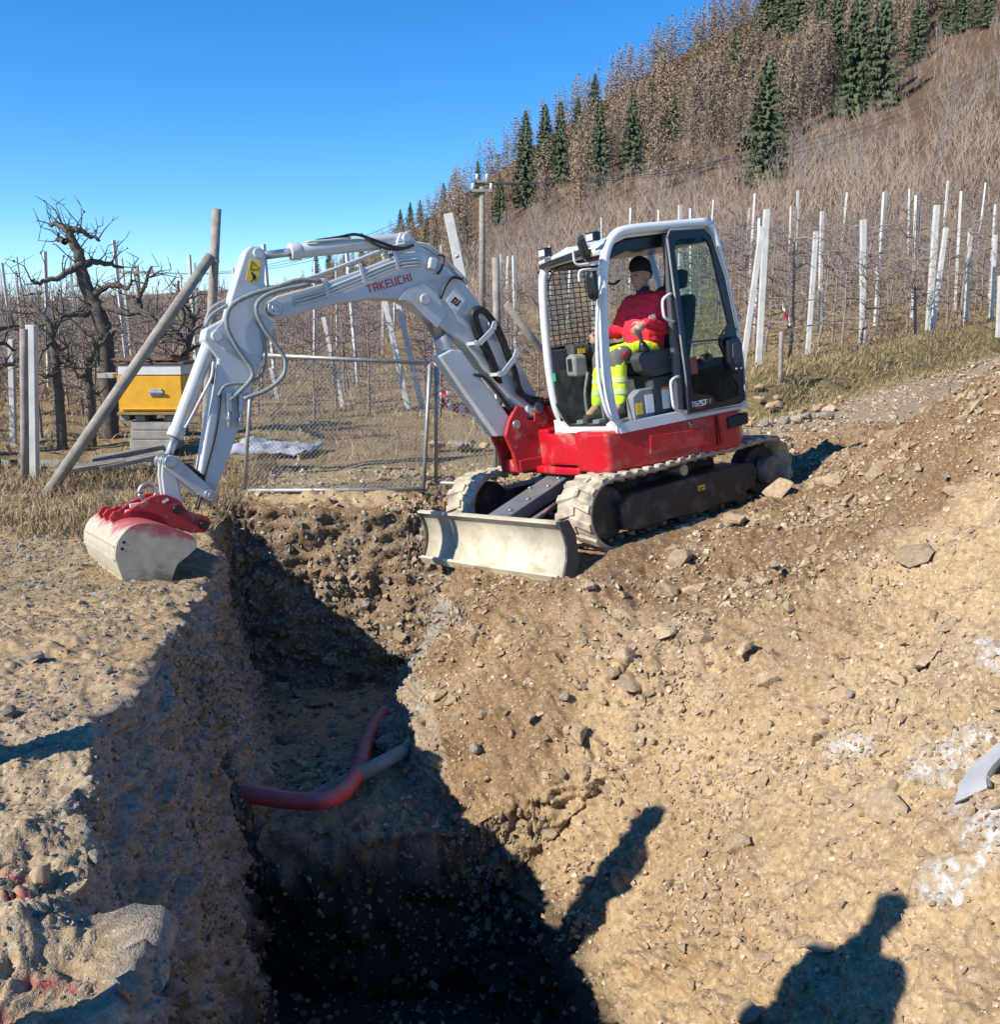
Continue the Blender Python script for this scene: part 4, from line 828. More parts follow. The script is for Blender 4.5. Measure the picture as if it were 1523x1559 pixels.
for p in P:
    q = p + (cc - p).normalized() * .02
    for y in (BY0 + .02, BY1 - .02): v += [(p.x, y, p.z), (q.x, y, q.z)]
for i in range(n - 1):
    a, b = i * 4, i * 4 + 4; f += [(a, b, b + 2, a + 2), (a + 1, a + 3, b + 3, b + 1)]
f += [(0, 2, 3, 1), (4 * n - 4, 4 * n - 3, 4 * n - 1, 4 * n - 2)]
m = MB().add(v, f, True); bk = up(m, 'bucket', M_BUCK, None)
for y in (BY0, BY1 - .022): up(MB().prism([(p.x, p.z) for p in spline([(a, 0, b) for a, b in ck + ck[:1]], 3)][:-1], y, y + .022), 'cheek_plate', M_BUCK, bk, .003)
for (x, z) in ((4.715, .735), (4.735, .692)): up(MB().cyl((x, BY1 - .001, z), (x, BY1 + .002, z), .011, 12), 'bolt_hole', M_BLK, bk)
m = MB()
for (x, z) in ((4.775, .71), (4.79, .62), (4.76, .47)): m.bar((x + .004, BY0 + .03, z), (x + .004, BY1 - .03, z), .010, .012)
up(m, 'weld_seam', M_BUCK, bk)
m = MB()
for y in (YB - .36, YB - .14, YB + .13): m.prism([(4.68, .80), (4.70, .87), (4.66, .91), (4.62, .905), (4.60, .875), (4.56, .895), (4.42, .87), (4.30, .80), (4.28, .70), (4.42, .79), (4.56, .83)], y, y + .03)
up(m, 'bucket_ear', M_DRED, bk, .006)
up(MB().box((4.47, YB - .35, .375), (.10, BY1 - BY0 - .06, .018), Matrix.Rotation(R(-8), 3, 'Y')) if False else MB().bar((4.47, BY0 + .03, .350), (4.47, BY1 - .03, .350), .10, .016), 'cutting_edge', M_BUCK, bk, .003)
# ---------------------------------------------------------------- gate, posts, hive, wires
M_GALV = vary('galvanised_steel', (.40, .41, .40), .5, .5, 12, .25, (.25, .19, .13), 9, .62, .85)
M_WIRE = vary('galvanised_wire', (.42, .42, .40), .5, .5, 12, .2)
M_CONC = vary('concrete_post', (.56, .545, .51), .85, 0, 6, .22, (.30, .28, .24), 5, .60, .85)
M_PWOOD = vary('weathered_post_wood', (.30, .265, .22), .85, 0, 9, .35, (.14, .115, .09), 6, .55, .8, bump=.2)
M_BARK = vary('apple_bark', (.27, .215, .185), .9, 0, 9, .4, (.26, .23, .19), 7, .55, .75)
M_OLDBARK = vary('old_apple_bark', (.115, .095, .075), .95, 0, 12, .4, (.16, .16, .09), 7, .55, .75, bump=.4)
def gate(c00, c10, c11, c01, label, cell=.047):
    """four corners: bottom left, bottom right, top right, top left"""
    base = (c00 + c10) / 2; g = empty('wire_gate', base); tag(g, label, 'gate')
    q = [p - base for p in (c00, c10, c11, c01)]
    for i, nm in enumerate(('bottom_rail', 'gate_stile', 'top_rail', 'gate_stile')): MB().tube([q[i], q[(i + 1) % 4]], .021, 8).build(nm, M_GALV, g)
    nx = int((q[1] - q[0]).length / cell); nz = int((q[3] - q[0]).length / (cell * 1.15)); m = MB()
    def pt(a, b): return (q[0] * (1 - a) + q[1] * a) * (1 - b) + (q[3] * (1 - a) + q[2] * a) * b
    for i in range(nx):
        for s in (0, 1):
            pts = []
            for j in range(nz + 1):
                a = (i + .5 + (.5 if (j + s) % 2 else -.5)) / nx; p = pt(a, .01 + .98 * j / nz); p.y += .002 if s else -.002; pts.append(p)
            m.tube(pts, .0034, 3, False)
    m.build('wire_mesh', M_WIRE, g)
    return g
GYY = 10.35
gt = gate(at(372, 747, GYY), at(645, 745, GYY), at(655, 553, GYY + .05), at(385, 540, GYY), 'wide wire mesh gate leaf with steel frame beside the dug bank')
for v in (600, 700): MB().cyl(at(651, v, GYY + .03) - gt.location, at(664, v, GYY + .06) - gt.location, .014, 8).build('gate_hinge', M_GALV, gt)
gate(at(664, 735, GYY + .1), at(754, 738, GYY + .1), at(757, 556, GYY + .15), at(664, 545, GYY + .1), 'narrow wire mesh gate leaf next to the excavator track')
def post(name, top, bot, r, mat, label, cat='post', group=None, square=False, n=10, tie=False):
    o = empty(name, bot); d = top - bot
    m = MB()
    if square: m.bar(-d.normalized() * .25, d, r * 2, r * 2, (0, 1, 0)); p = m.build('shaft', mat, o, .006)
    else: m.tube([-d.normalized() * .25, d * .3, d * .7, d], [r * 1.06, r * 1.03, r, r * .97], n); p = m.build('shaft', mat, o)
    if tie:
        m = MB(); c = d * .80; m.cyl(c - d.normalized() * .015, c + d.normalized() * .015, r * 1.12, n); m.build('wire_tie', M_WIRE, o)
    return tag(o, label, cat, group)
def P_(name, a, b, Y, r, mat, label, Y2=None, **k): return post(name, at(a[0], a[1], Y2 or Y), at(b[0], b[1], Y), r, mat, label, **k)
P_('fence_post', (330, 318), (312, 700), 11.4, .052, M_PWOOD, 'tall round wooden post behind the excavator arm', tie=True)
P_('brace_pole', (321, 390), (82, 738), 10.15, .060, M_PWOOD, 'long leaning brace pole propped against the tall wooden post', Y2=11.3)
P_('fence_post', (683, 326), (748, 640), 12.3, .058, M_CONC, 'leaning pale square post behind the excavator boom', square=True, tie=True)
P_('fence_post', (755, 392), (760, 700), 11.6, .045, M_PWOOD, 'round grey post between the boom and the cab')
P_('brace_pole', (770, 462), (905, 640), 12.2, .042, M_PWOOD, 'slanting grey brace pole running down behind the cab', Y2=11.6)
for (a, b, Y, r, mt, lb) in (((36, 501), (38, 715), 10.9, .045, M_PWOOD, 'dark weathered post with wire clips at the left orchard edge'), ((48, 495), (51, 700), 11.3, .050, M_CONC, 'pale square post beside the dark weathered one'), ((17, 517), (21, 682), 13.0, .035, M_CONC, 'thin pale post among the gnarled trees')): P_('orchard_post', a, b, Y, r, mt, lb, square=(mt is M_CONC))
for (a, b, Y, r, lb) in (((1168, 319), (1155, 556), 17.0, .060, 'tall white post next to a leaning white prop beside the cab'), ((1161, 345), (1131, 560), 16.4, .052, 'leaning white prop crossing a tall white post beside the cab'),
    ((1243, 353), (1230, 541), 18.4, .050, 'white post between the striped tape and the tallest upright post'), ((1315, 335), (1313, 536), 19.0, .062, 'thick upright white post above the grassy bank'),
    ((1427, 313), (1413, 512), 20.6, .064, 'tall white post with a shorter prop leaning on its foot'), ((1441, 347), (1418, 512), 20.3, .050, 'shorter white prop leaning from the foot of a tall post'),
    ((1478, 348), (1470, 498), 21.6, .046, 'slim white post right of the propped pair'), ((1516, 358), (1509, 492), 22.2, .046, 'white post at the top of the grassy bank'), ((1524, 420), (1521, 495), 20.2, .052, 'short thick white post at the end of the bank'),
    ((493, 483), (527, 640), 17.6, .048, 'pale post leaning left, seen through the wide wire gate'), ((586, 456), (624, 632), 17.0, .060, 'pale leaning post, left one of a pair behind the gate'), ((606, 460), (646, 634), 17.2, .056, 'pale leaning post, right one of a pair behind the gate'), ((413, 560), (431, 645), 18.2, .042, 'short pale post leaning behind the excavator arm')):
    P_('orchard_post', a, b, Y, r * .8, M_CONC, lb, square=True)
st = P_('survey_stake', (1190, 505), (1188, 592), 15.2, .034, M_PWOOD, 'short grey stake at the foot of the grassy bank')
M_TAPE = NT('barrier_tape'); sx = M_TAPE.new('ShaderNodeTexWave'); sx.wave_type = 'BANDS'; sx.bands_direction = 'X'; sx.inputs['Scale'].default_value = 2.6; M_TAPE.ln(M_TAPE.coord('Object'), sx.inputs['Vector'])
M_TAPE.color(M_TAPE.ramp(sx.outputs['Fac'], [(.48, (.72, .72, .72)), (.52, (.52, .02, .05))])); M_TAPE = M_TAPE.m
def ribbon(name, pts, w, label, twist=0., grp=None):
    P = spline(pts, 5); m = MB(); v = []; f = []
    base = P[0].copy()
    for i, p in enumerate(P):
        a = twist * math.sin(i * .9) ; d = Vector((0, math.sin(a), math.cos(a))) * w / 2
        for q, o in ((d, .001), (-d, .001), (-d, -.001), (d, -.001)): v.append(p + q + Vector((0, o, 0)) - base)
    for i in range(len(P) - 1):
        for k in range(4): f.append((i * 4 + k, i * 4 + (k + 1) % 4, i * 4 + 4 + (k + 1) % 4, i * 4 + 4 + k))
    o = m.add(v, f).build(name, M_TAPE); o.location = base; return tag(o, label, 'tape', grp)
ribbon('barrier_tape', [at(668, 606, 10.8), at(690, 622, 10.9), at(712, 624, 11.2), at(735, 633, 11.6), at(765, 640, 12)], .085, 'red and white barrier tape strung behind the narrow gate', .5)
ribbon('barrier_tape', [at(668, 612, 10.75), at(676, 596, 10.72), at(684, 608, 10.78), at(672, 618, 10.7), at(668, 604, 10.74), at(682, 600, 10.7), at(686, 616, 10.76)], .07, 'knotted clump of red and white tape on the gate post', 1.2)
ribbon('barrier_tape', [at(1192, 466, 15.1), at(1196, 478, 15.08), at(1200, 486, 15.1), at(1203, 492, 15.1)], .10, 'scrap of red and white tape above the grey stake', .6)
# a row of pale stones behind the narrow gate is placed with the loose stones
# the beehive on its plinth
hv = empty('beehive', at(228, 684, 12.4)); hb = hv.location
def hp(u, v, dy=0.): return at(u, v, 12.4 + dy) - hb
tag(hv, 'yellow wooden beehive with white top box standing on stone blocks', 'beehive')
M_HY = vary('hive_yellow', (.72, .36, .015), .5, 0, 6, .18, (.45, .30, .08), 6, .6, .85); M_HW = vary('hive_white', (.62, .62, .60), .6, 0, 6, .15, (.35, .30, .24), 5, .6, .85)
def hbox(nm, u0, v0, u1, v1, d, mt, y=0., bev=.006):
    a, b = hp(u0, v1, y), hp(u1, v0, y); return MB().box(((a.x + b.x) / 2, y + d / 2, (a.z + b.z) / 2), (abs(b.x - a.x), d, abs(b.z - a.z))).build(nm, mt, hv, bev)
hbox('hive_body', 182, 572, 275, 627, .5, M_HY); hbox('hive_top_box', 180, 556, 275, 571, .52, M_HW, -.01); hbox('hive_roof', 173, 551, 279, 555.5, .58, vary('hive_roof_board', (.17, .10, .065), .85, 0, 9, .4), -.03)
hbox('hive_floor', 178, 628, 276, 632, .56, vary('hive_floor_wood', (.30, .20, .08), .8, 0, 9, .3), -.04); hbox('entrance_board', 184, 622, 272, 624, .03, M_HY, -.032)
hd = hbox('metal_handle', 228, 592, 246, 603, .02, M_GALV, -.022, .004); hbox('handle_bar', 226, 596, 248, 599, .02, M_GALV, -.045, .003)
for (u0, u1) in ((183, 197), (206, 220), (250, 262)): hbox('support_block', u0, 632.5, u1, 641, .45, M_PWOOD, .02)
for k, (v0, v1) in enumerate(((641.5, 655), (655.5, 669), (669.5, 686))): hbox('plinth_block', 200 - k, v0, 262 + k, v1, .42, vary('plinth_stone', (.34, .32, .29), .9, 0, 8, .3, bump=.3), .03, .012)
hbox('side_board', 148, 569, 172, 576, .3, vary('grey_board', (.36, .35, .32), .8, 0, 9, .2), .1)
random.seed(5)
for k in range(6):
    c = hp(176 + k * 17, 550, -.0); MB().box((c.x, .2, c.z + .02), (.16, .5, .016), Euler((random.uniform(-.1, .1), random.uniform(-.15, .15), random.uniform(-.3, .3))).to_matrix()).build('roof_tile', vary('broken_tile', (.20, .10, .07), .85, 0, 9, .35), hv, .003)
# planks lying before the hive
for k, (u0, v0, u1, v1, Y) in enumerate(((140, 704, 250, 684, 11.4), (84, 722, 190, 706, 10.9), (150, 716, 252, 694, 11.1))):
    a, b = at(u0, v0, Y), at(u1, v1, Y + .35); o = MB().bar((0, 0, 0), b - a, .30, .05).build('old_plank', vary('old_grey_plank', (.22, .19, .16), .9, 0, 6, .4, bump=.3), None, .006); o.location = a + Vector((0, 0, .03)); tag(o, ('weathered plank lying in front of the beehive plinth', 'weathered plank beside the foot of the leaning brace pole', 'weathered plank in dry grass, nearer edge of the plank stack')[k], 'plank')
# plastic sheet on the ground behind the gate
def sheet():
    n, m_ = 26, 14; v = []; f = []
    c = at(400, 700, 12.6)
    for i in range(n):
        for j in range(m_):
            a, b = i / (n - 1), j / (m_ - 1); p = np.array([[a * 4 + 3, b * 3, 1.5]])
            v.append((-.35 + .85 * a + .2 * b, -.4 + .9 * b + .3 * a, .06 + .16 * (1 - a) * (1 - (2 * b - 1) ** 2) + .09 * float(fbm(p * 1.3, 3, 71)[0])))
    for i in range(n - 1):
        for j in range(m_ - 1): f.append((i * m_ + j, (i + 1) * m_ + j, (i + 1) * m_ + j + 1, i * m_ + j + 1))
    o = MB().add(v, f, True).build('plastic_sheet', vary('grey_white_sheet', (.48, .50, .54), .4, 0, 3, .3, (.2, .19, .17), 2.5, .55, .75)); o.location = (c.x, c.y, gz(c.x, c.y) + .02)
    so = o.modifiers.new('thick', 'SOLIDIFY'); so.thickness = .01; tag(o, 'crumpled grey white plastic sheet on the ground behind the gate', 'sheet')
sheet()
# power poles and lines
def power_pole(u, vtop, Y, label, arms):
    t = at(u, vtop, Y); zb = gz(t.x, Y); o = empty('utility_pole', (t.x, Y, zb)); h = t.z - zb
    MB().tube([(0, 0, -.5), (0, 0, h * .5), (0, 0, h)], [.15, .12, .095], 10).build('pole_shaft', M_PWOOD, o)
    for dz, w in arms:
        a = MB().box((0, -.12, h - dz), (w, .1, .1)).build('crossarm', M_PWOOD, o)
        for k in (-.45, .45): MB().cyl((k * w, -.12, h - dz + .05), (k * w, -.12, h - dz + .25), .05, 8).build('insulator', M_PAPER, a)
    return tag(o, label, 'utility pole'), t
pp1, t1 = power_pole(734, 276, 38, 'tall wooden power pole with crossarm in front of the forest slope', [(.35, .75), (.02, .4)])
pp2, t2 = power_pole(208, 405, 46, 'distant power pole with crossarm behind the old apple tree', [(.3, 1.6)])
M_LINE = vary('power_line', (.10, .10, .105), .5, .3, 5, .1)
def line(a, b, sag, label):
    pts = [a.lerp(b, i / 14) - Vector((0, 0, 4 * sag * (i / 14) * (1 - i / 14))) for i in range(15)]; o = MB().tube([p - a for p in pts], .011, 5, False).build('power_line', M_LINE); o.location = a; return tag(o, label, 'power line', 'overhead power lines')
for k in (-.34, 0, .34):
    line(t2 + Vector((k * 2, 0, -.2)), t1 + Vector((k, -.12, -.15)), 1.2, 'overhead power line between the two wooden poles')
    line(t1 + Vector((k, -.12, -.15)), at(1560, 78 + 30 * k, 70), 2.0, 'overhead power line climbing across the forest slope')
    line(at(-260, 560 + 40 * k, 52), t2 + Vector((k * 2, 0, -.2)), .8, 'overhead power line left of the distant pole')
# ---- bare apple trees
def limb(m, pts, r0, r1, n=4, k=3, kink=.0, rnd=random):
    P = spline(pts, k)
    if kink: P = [p + Vector((rnd.uniform(-1, 1), rnd.uniform(-1, 1), rnd.uniform(-1, 1))) * kink for p in P]
    L = len(P); m.tube(P, [r0 + (r1 - r0) * i / (L - 1) for i in range(L)], n, False); return P
def orchard_tree(seed, h, nb, full=True):
    rnd = random.Random(seed); T = MB(); B = MB(); lean = rnd.uniform(-.12, .12)
    tr = limb(T, [(0, 0, -.15), (rnd.uniform(-.04, .04), rnd.uniform(-.04, .04), h * .3), (lean * .6, rnd.uniform(-.08, .08), h * .6), (lean, rnd.uniform(-.1, .1), h)], .036, .010, 5 if full else 3, 4 if full else 1, .012, rnd)
    for i in range(nb):
        t = rnd.uniform(.16, .97) ** .9; p = tr[min(int(t * (len(tr) - 1)), len(tr) - 1)]; a = rnd.uniform(0, 6.283); L = rnd.uniform(.35, .95) * (1.15 - .55 * t); upz = rnd.uniform(-.25, .45)
        d = Vector((math.cos(a), math.sin(a), 0)); e = p + d * L + Vector((0, 0, upz * L)); md = p + d * L * .5 + Vector((rnd.uniform(-.06, .06), rnd.uniform(-.06, .06), rnd.uniform(.0, .18) * L))
        br = limb(B, [p, md, e], .017 if full else .020, .006, 3, 2 if full else 1, .02, rnd)
        for j in range(5 if full else 2):
            q = br[rnd.randrange(1, len(br))]; w = rnd.uniform(.12, .42); dd = Vector((rnd.uniform(-1, 1), rnd.uniform(-1, 1), rnd.uniform(-.2, 1.3))).normalized()
            B.tube([q, q + dd * w * .55 + Vector((rnd.uniform(-.03, .03), 0, 0)), q + dd * w + Vector((rnd.uniform(-.05, .05), 0, rnd.uniform(0, .08)))], [.0075, .0065, .004], 3, False)
    return T, B
OT = []
for i in range(10):
    T, B = orchard_tree(100 + i, random.Random(i).uniform(2.2, 3.1), 20); t = T.build('trunk', M_BARK); b = B.build('branches', M_BARK)
    OT.append((t.data, b.data)); bpy.data.objects.remove(t); bpy.data.objects.remove(b)
spots = []; posts = []
rnd = random.Random(17)
for row in range(-17, 22):                                 # rows climb away from the track
    x0 = row * 1.6 + .3
    y0 = max(17.2, (8.8 + .68 * x0) / .73 if x0 > 1.5 else 0) + rnd.uniform(0, .5)
    n = 0
    for k in range(70):
        y = y0 + k * .95 + rnd.uniform(-.12, .12); x = x0 * (1 + .012 * k) - .05 * k * .6 + rnd.uniform(-.1, .1)
        if math.hypot(x, y) > 62: break
        if abs(x / y) > .66: continue
        if rnd.random() < .08: continue
        spots.append((x, y))
        if k % 9 == 3 and y < 42: posts.append((x + .15, y + .5))
spots += [(x, y) for x, y in [(-8.5, 13.6), (-7.6, 14.6), (-6.6, 15.6), (-8.9, 12.6), (-7.2, 13.2), (-5.9, 14.4), (-6.3, 13.5), (-4.6, 15.8), (-4.0, 16.3), (-3.0, 15.9), (-5.2, 16.6), (-2.2, 16.6), (-7.9, 16.0), (-9.3, 15.0), (-1.0, 16.4), (.6, 15.6), (1.6, 14.9), (2.3, 15.6), (-8.2, 11.8), (-6.9, 12.0)]]
spots.sort(key=lambda p: math.hypot(*p))
zs = far_z(np.array([p[0] for p in spots]), np.array([p[1] for p in spots]))
def place_tree(x, y, z, full):
    t, b = OT[rnd.randrange(len(OT))]; sc = rnd.uniform(.85, 1.1) * (.74 if x < 2.2 else .86)
    o = bpy.data.objects.new('apple_tree', None); o.location = (x, y, z); o.rotation_euler = (rnd.uniform(-.06, .06), rnd.uniform(-.06, .06), rnd.uniform(0, 6.28)); o.scale = (sc * rnd.uniform(.85, 1.1), sc, sc * rnd.uniform(.9, 1.12)); COL.objects.link(o)
    for nm, me in (('trunk', t), ('branches', b)): c = bpy.data.objects.new(nm, me); COL.objects.link(c); c.parent = o
    if x > 2.2: tag(o, 'bare spindle apple tree in the orchard rows above the grassy bank', 'tree', 'apple trees above the bank')
    else: tag(o, 'bare spindle apple tree in the orchard rows behind the gate', 'tree', 'apple trees behind the gate')
NIND = 290
for (x, y), z in list(zip(spots, zs))[:NIND]: place_tree(x, y, z, True)
def mass(name, protos, places, mat, smooth=True):
    """many far copies of a few mesh shapes joined into one mesh (kind stuff)"""
    V = []; F = []; off = 0
    for (x, y, z, s, sz, a, k) in places:
        v, f = protos[k]; c, sn = math.cos(a), math.sin(a)
        w = np.stack([(v[:, 0] * c - v[:, 1] * sn) * s + x, (v[:, 0] * sn + v[:, 1] * c) * s + y, v[:, 2] * sz + z], 1); V.append(w); F.append(f + off); off += len(v)
    return mesh_np(name, np.concatenate(V), np.concatenate(F), mat, smooth)
def arrays(mb, tri=False):
    v = np.array([tuple(p) for p in mb.v], float); f = []
    for q in mb.f:
        if len(q) == 4: f += [(q[0], q[1], q[2]), (q[0], q[2], q[3])]
        elif len(q) == 3: f.append(q)
    return v, np.array(f, np.int32)
pr = []
for i in range(6): T, B = orchard_tree(200 + i, 2.4, 12, False); T.v += B.v and [] ; n0 = len(T.v); T.f += [tuple(j + n0 for j in q) for q in B.f]; T.v += B.v; pr.append(arrays(T))
far = list(zip(spots, zs))[NIND:]
o = mass('orchard_rows', pr, [(x, y, z, .9, rnd.uniform(.7, 1.0), rnd.uniform(0, 6.28), rnd.randrange(6)) for (x, y), z in far], M_BARK); tag(o, 'distant rows of bare apple trees up the slope', 'orchard', kind='stuff')
pm = MB().bar((0, 0, -.2), (0, 0, 1), .065, .065, (0, 1, 0)).build('shaft', M_CONC); pme = pm.data; bpy.data.objects.remove(pm)
for (x, y), z in zip(posts, far_z(np.array([p[0] for p in posts]), np.array([p[1] for p in posts]))):
    o = bpy.data.objects.new('row_post', pme); o.location = (x, y, z); o.scale = (1, 1, rnd.uniform(2.5, 3.1)); o.rotation_euler = (rnd.uniform(-.05, .05), rnd.uniform(-.06, .06), rnd.uniform(0, 3)); COL.objects.link(o)
    tag(o, 'slim white row post standing among the orchard trees', 'post', 'slim posts in the orchard rows')
# ---- the old gnarled apple trees on the left
def old_tree(name, trunk, limbs, Y, label, r0, seed, sc=2.514, ox=0, oy=280):
    rnd = random.Random(seed)
    def q(p, dy=0.): return at(ox + p[0] / sc, oy + p[1] / sc, Y + dy)
    base = q(trunk[0]); base.z = gz(base.x, Y); o = empty(name, base); T = MB(); B = MB(); S = MB()
    P = limb(T, [Vector((0, 0, -.1))] + [q(p) - base for p in trunk[1:]], r0, r0 * .42, 8, 5, r0 * .10, rnd)
    allp = list(P[len(P) // 2:])
    for li, l in enumerate(limbs):
        dy = rnd.uniform(-.7, .7); n = len(l); pts = [q(p, dy * i / n) - base for i, p in enumerate(l)]
        L = limb(B, pts, r0 * .42, r0 * .14, 6, 4, r0 * .14, rnd); allp += L
    for k in range(int(len(allp) * .62)):
        p = rnd.choice(allp); w = rnd.uniform(.12, .5); upy = rnd.uniform(-.3, 1.4); d = Vector((rnd.uniform(-1, 1), rnd.uniform(-1, 1), upy)).normalized(); e = p + d * w
        L = [p, p + d * w * .5 + Vector((rnd.uniform(-.05, .05), rnd.uniform(-.05, .05), rnd.uniform(-.03, .06))), e]; S.tube(L, [.012, .009, .004], 3, False)
        for j in range(2):
            a = L[rnd.randrange(1, 3)]; dd = Vector((rnd.uniform(-1, 1), rnd.uniform(-1, 1), rnd.uniform(0, 1.5))).normalized() * rnd.uniform(.06, .22); S.tube([a, a + dd * .5, a + dd], [.006, .005, .003], 3, False)
        if rnd.random() < .3: S.sphere(e, rnd.uniform(.010, .02), 5, 3)
    T.build('trunk', M_OLDBARK, o); B.build('limbs', M_OLDBARK, o); S.build('twigs', M_OLDBARK, o); return tag(o, label, 'tree')
old_tree('old_apple_tree', [(408, 745), (402, 610), (380, 500), (350, 440), (325, 380), (310, 320), (300, 270), (275, 215), (262, 170)],
 [[(320, 310), (270, 330), (215, 360), (150, 380), (120, 370)], [(310, 310), (370, 300), (430, 310), (470, 325)], [(262, 180), (215, 155), (190, 160)], [(262, 180), (300, 180), (350, 200), (390, 225)], [(355, 430), (390, 400), (450, 390), (490, 400), (505, 370)],
  [(370, 480), (320, 500), (260, 500), (215, 525), (150, 540)], [(380, 470), (440, 480), (490, 495), (540, 490), (580, 510), (600, 540), (650, 555), (690, 550), (705, 500), (690, 440), (680, 370)], [(540, 490), (530, 450), (550, 400), (575, 320)], [(245, 220), (215, 210)], [(400, 600), (440, 560), (470, 570)], [(395, 620), (350, 600), (320, 560)]], 13.6, 'tall gnarled old apple tree leaning left against the blue sky', .125, 1)
old_tree('old_apple_tree', [(235, 960), (225, 800), (215, 700), (200, 600), (190, 540), (150, 490)], [[(215, 690), (260, 680), (300, 700)], [(200, 600), (165, 640), (140, 700)], [(195, 560), (230, 530), (245, 480)], [(215, 720), (180, 740), (150, 730)], [(205, 620), (240, 640), (270, 600)]], 12.6, 'small crooked apple tree left of the tall gnarled one', .07, 2)
old_tree('old_apple_tree', [(350, 960), (345, 800), (340, 700), (360, 640), (355, 590)], [[(345, 780), (380, 815)], [(340, 720), (300, 740), (280, 690)], [(355, 640), (400, 600), (420, 560)], [(342, 700), (370, 690)]], 13.0, 'low twisted apple tree under the tall gnarled one', .06, 3)
old_tree('old_apple_tree', [(700, 900), (705, 700), (720, 610), (735, 560), (740, 500)], [[(720, 620), (690, 580), (650, 560), (610, 600)], [(735, 560), (770, 540), (790, 500)], [(705, 680), (660, 660), (630, 690)], [(720, 640), (760, 620), (780, 640)], [(740, 520), (720, 480), (700, 460)]], 14.0, 'crooked apple tree behind the yellow beehive', .07, 4)
old_tree('old_apple_tree', [(-40, 900), (-45, 760), (-30, 640), (-40, 560)], [[(-35, 720), (30, 690), (75, 700)], [(-40, 570), (20, 550), (70, 545)], [(-35, 640), (10, 610), (60, 640)]], 12.2, 'gnarled apple tree reaching in at the left edge', .09, 6)
# ---------------------------------------------------------------- the wooded hillside
M_SPR = vary('spruce_needles', (.065, .090, .038), .8, 0, .6, .45); M_SPT = vary('spruce_trunk', (.20, .16, .12), .9, 0, 3, .3)
kk_ = NT('larch_twigs'); oi_ = kk_.new('ShaderNodeObjectInfo'); kk_.color(kk_.mix(1., kk_.ramp(kk_.noise(.3, 3), [(.3, (.27, .205, .150)), (.7, (.42, .325, .235))]), kk_.ramp(oi_.outputs['Random'], [(0, (.75, .74, .74)), (.5, (1, 1, 1)), (1, (1.2, 1.08, .92))]), 'MULTIPLY')); kk_.b.inputs['Roughness'].default_value = .9; M_LAR = kk_.m; M_BRU = vary('brush_stems', (.29, .215, .160), .9, 0, .15, .4); M_PALE = vary('pale_bare_bark', (.33, .28, .24), .85, 0, 2, .3)
def spruce(seed, n=26):
    """a conifer one metre tall"""
    rnd = random.Random(seed); T = MB(); C = MB(); T.tube([(0, 0, -.03), (0, 0, .5), (0, 0, .98)], [.014, .009, .002], 6, False)
    for i in range(n):
        t = (i + .5) / n; z = .05 + .94 * t; R0 = (.215 * (1 - t) ** .82 + .008) * rnd.uniform(.75, 1.15); m = int(8 + 6 * (1 - t))
        for k in range(m):
            a = 6.283 * (k + rnd.random()) / m; L = R0 * rnd.uniform(.65, 1.15); d = Vector((math.cos(a), math.sin(a), 0)); s = Vector((-d.y, d.x, 0)); dr = rnd.uniform(.25, .6)
            for j in range(9):                               # hanging sprays along the branch
                u = (j + rnd.random()) / 9; p = d * L * u + Vector((0, 0, z - dr * L * u + .03 * u * u)); w = .015 * (1.2 - .5 * u); h = .030 * rnd.uniform(.6, 1.3)
                q = s * w * rnd.uniform(.6, 1.3); o = d * rnd.uniform(-.004, .014)
                C.add([p + q + d * .008, p - q - d * .004, p - q * .4 + o - Vector((0, 0, h)), p + q * .5 + o - Vector((0, 0, h * rnd.uniform(.6, 1)))], [(0, 1, 2, 3)])
    return T, C
def larch(seed, n=26, k0=14, w=.10, th=.0022, nh=4):
    rnd = random.Random(seed); T = MB(); C = MB(); T.tube([(0, 0, -.03), (rnd.uniform(-.01, .01), 0, .5), (0, 0, 1)], [.006, .004, .001], 4, False)
    for i in range(n):
        t = (i + .5) / n; z = .05 + .94 * t; m = k0
        for k in range(m):
            a = rnd.uniform(0, 6.283); L = (w * (1 - t) ** .7 + .012) * rnd.uniform(.5, 1.25); d = Vector((math.cos(a), math.sin(a), 0)); e = d * L + Vector((0, 0, z + L * rnd.uniform(-.25, .35))); s = Vector((-d.y, d.x, rnd.uniform(-.5, .5))) * th
            p = Vector((0, 0, z)); C.add([p - s, p + s, e + s * .3], [(0, 1, 2)])
            for j in range(nh):
                q = p.lerp(e, rnd.uniform(.3, 1)); h = Vector((rnd.uniform(-.012, .012), rnd.uniform(-.012, .012), -rnd.uniform(.012, .035))); ss = Vector((rnd.uniform(-1, 1), rnd.uniform(-1, 1), 0)) * th * 1.2; C.add([q - ss, q + ss, q + h], [(0, 1, 2)])
    return T, C
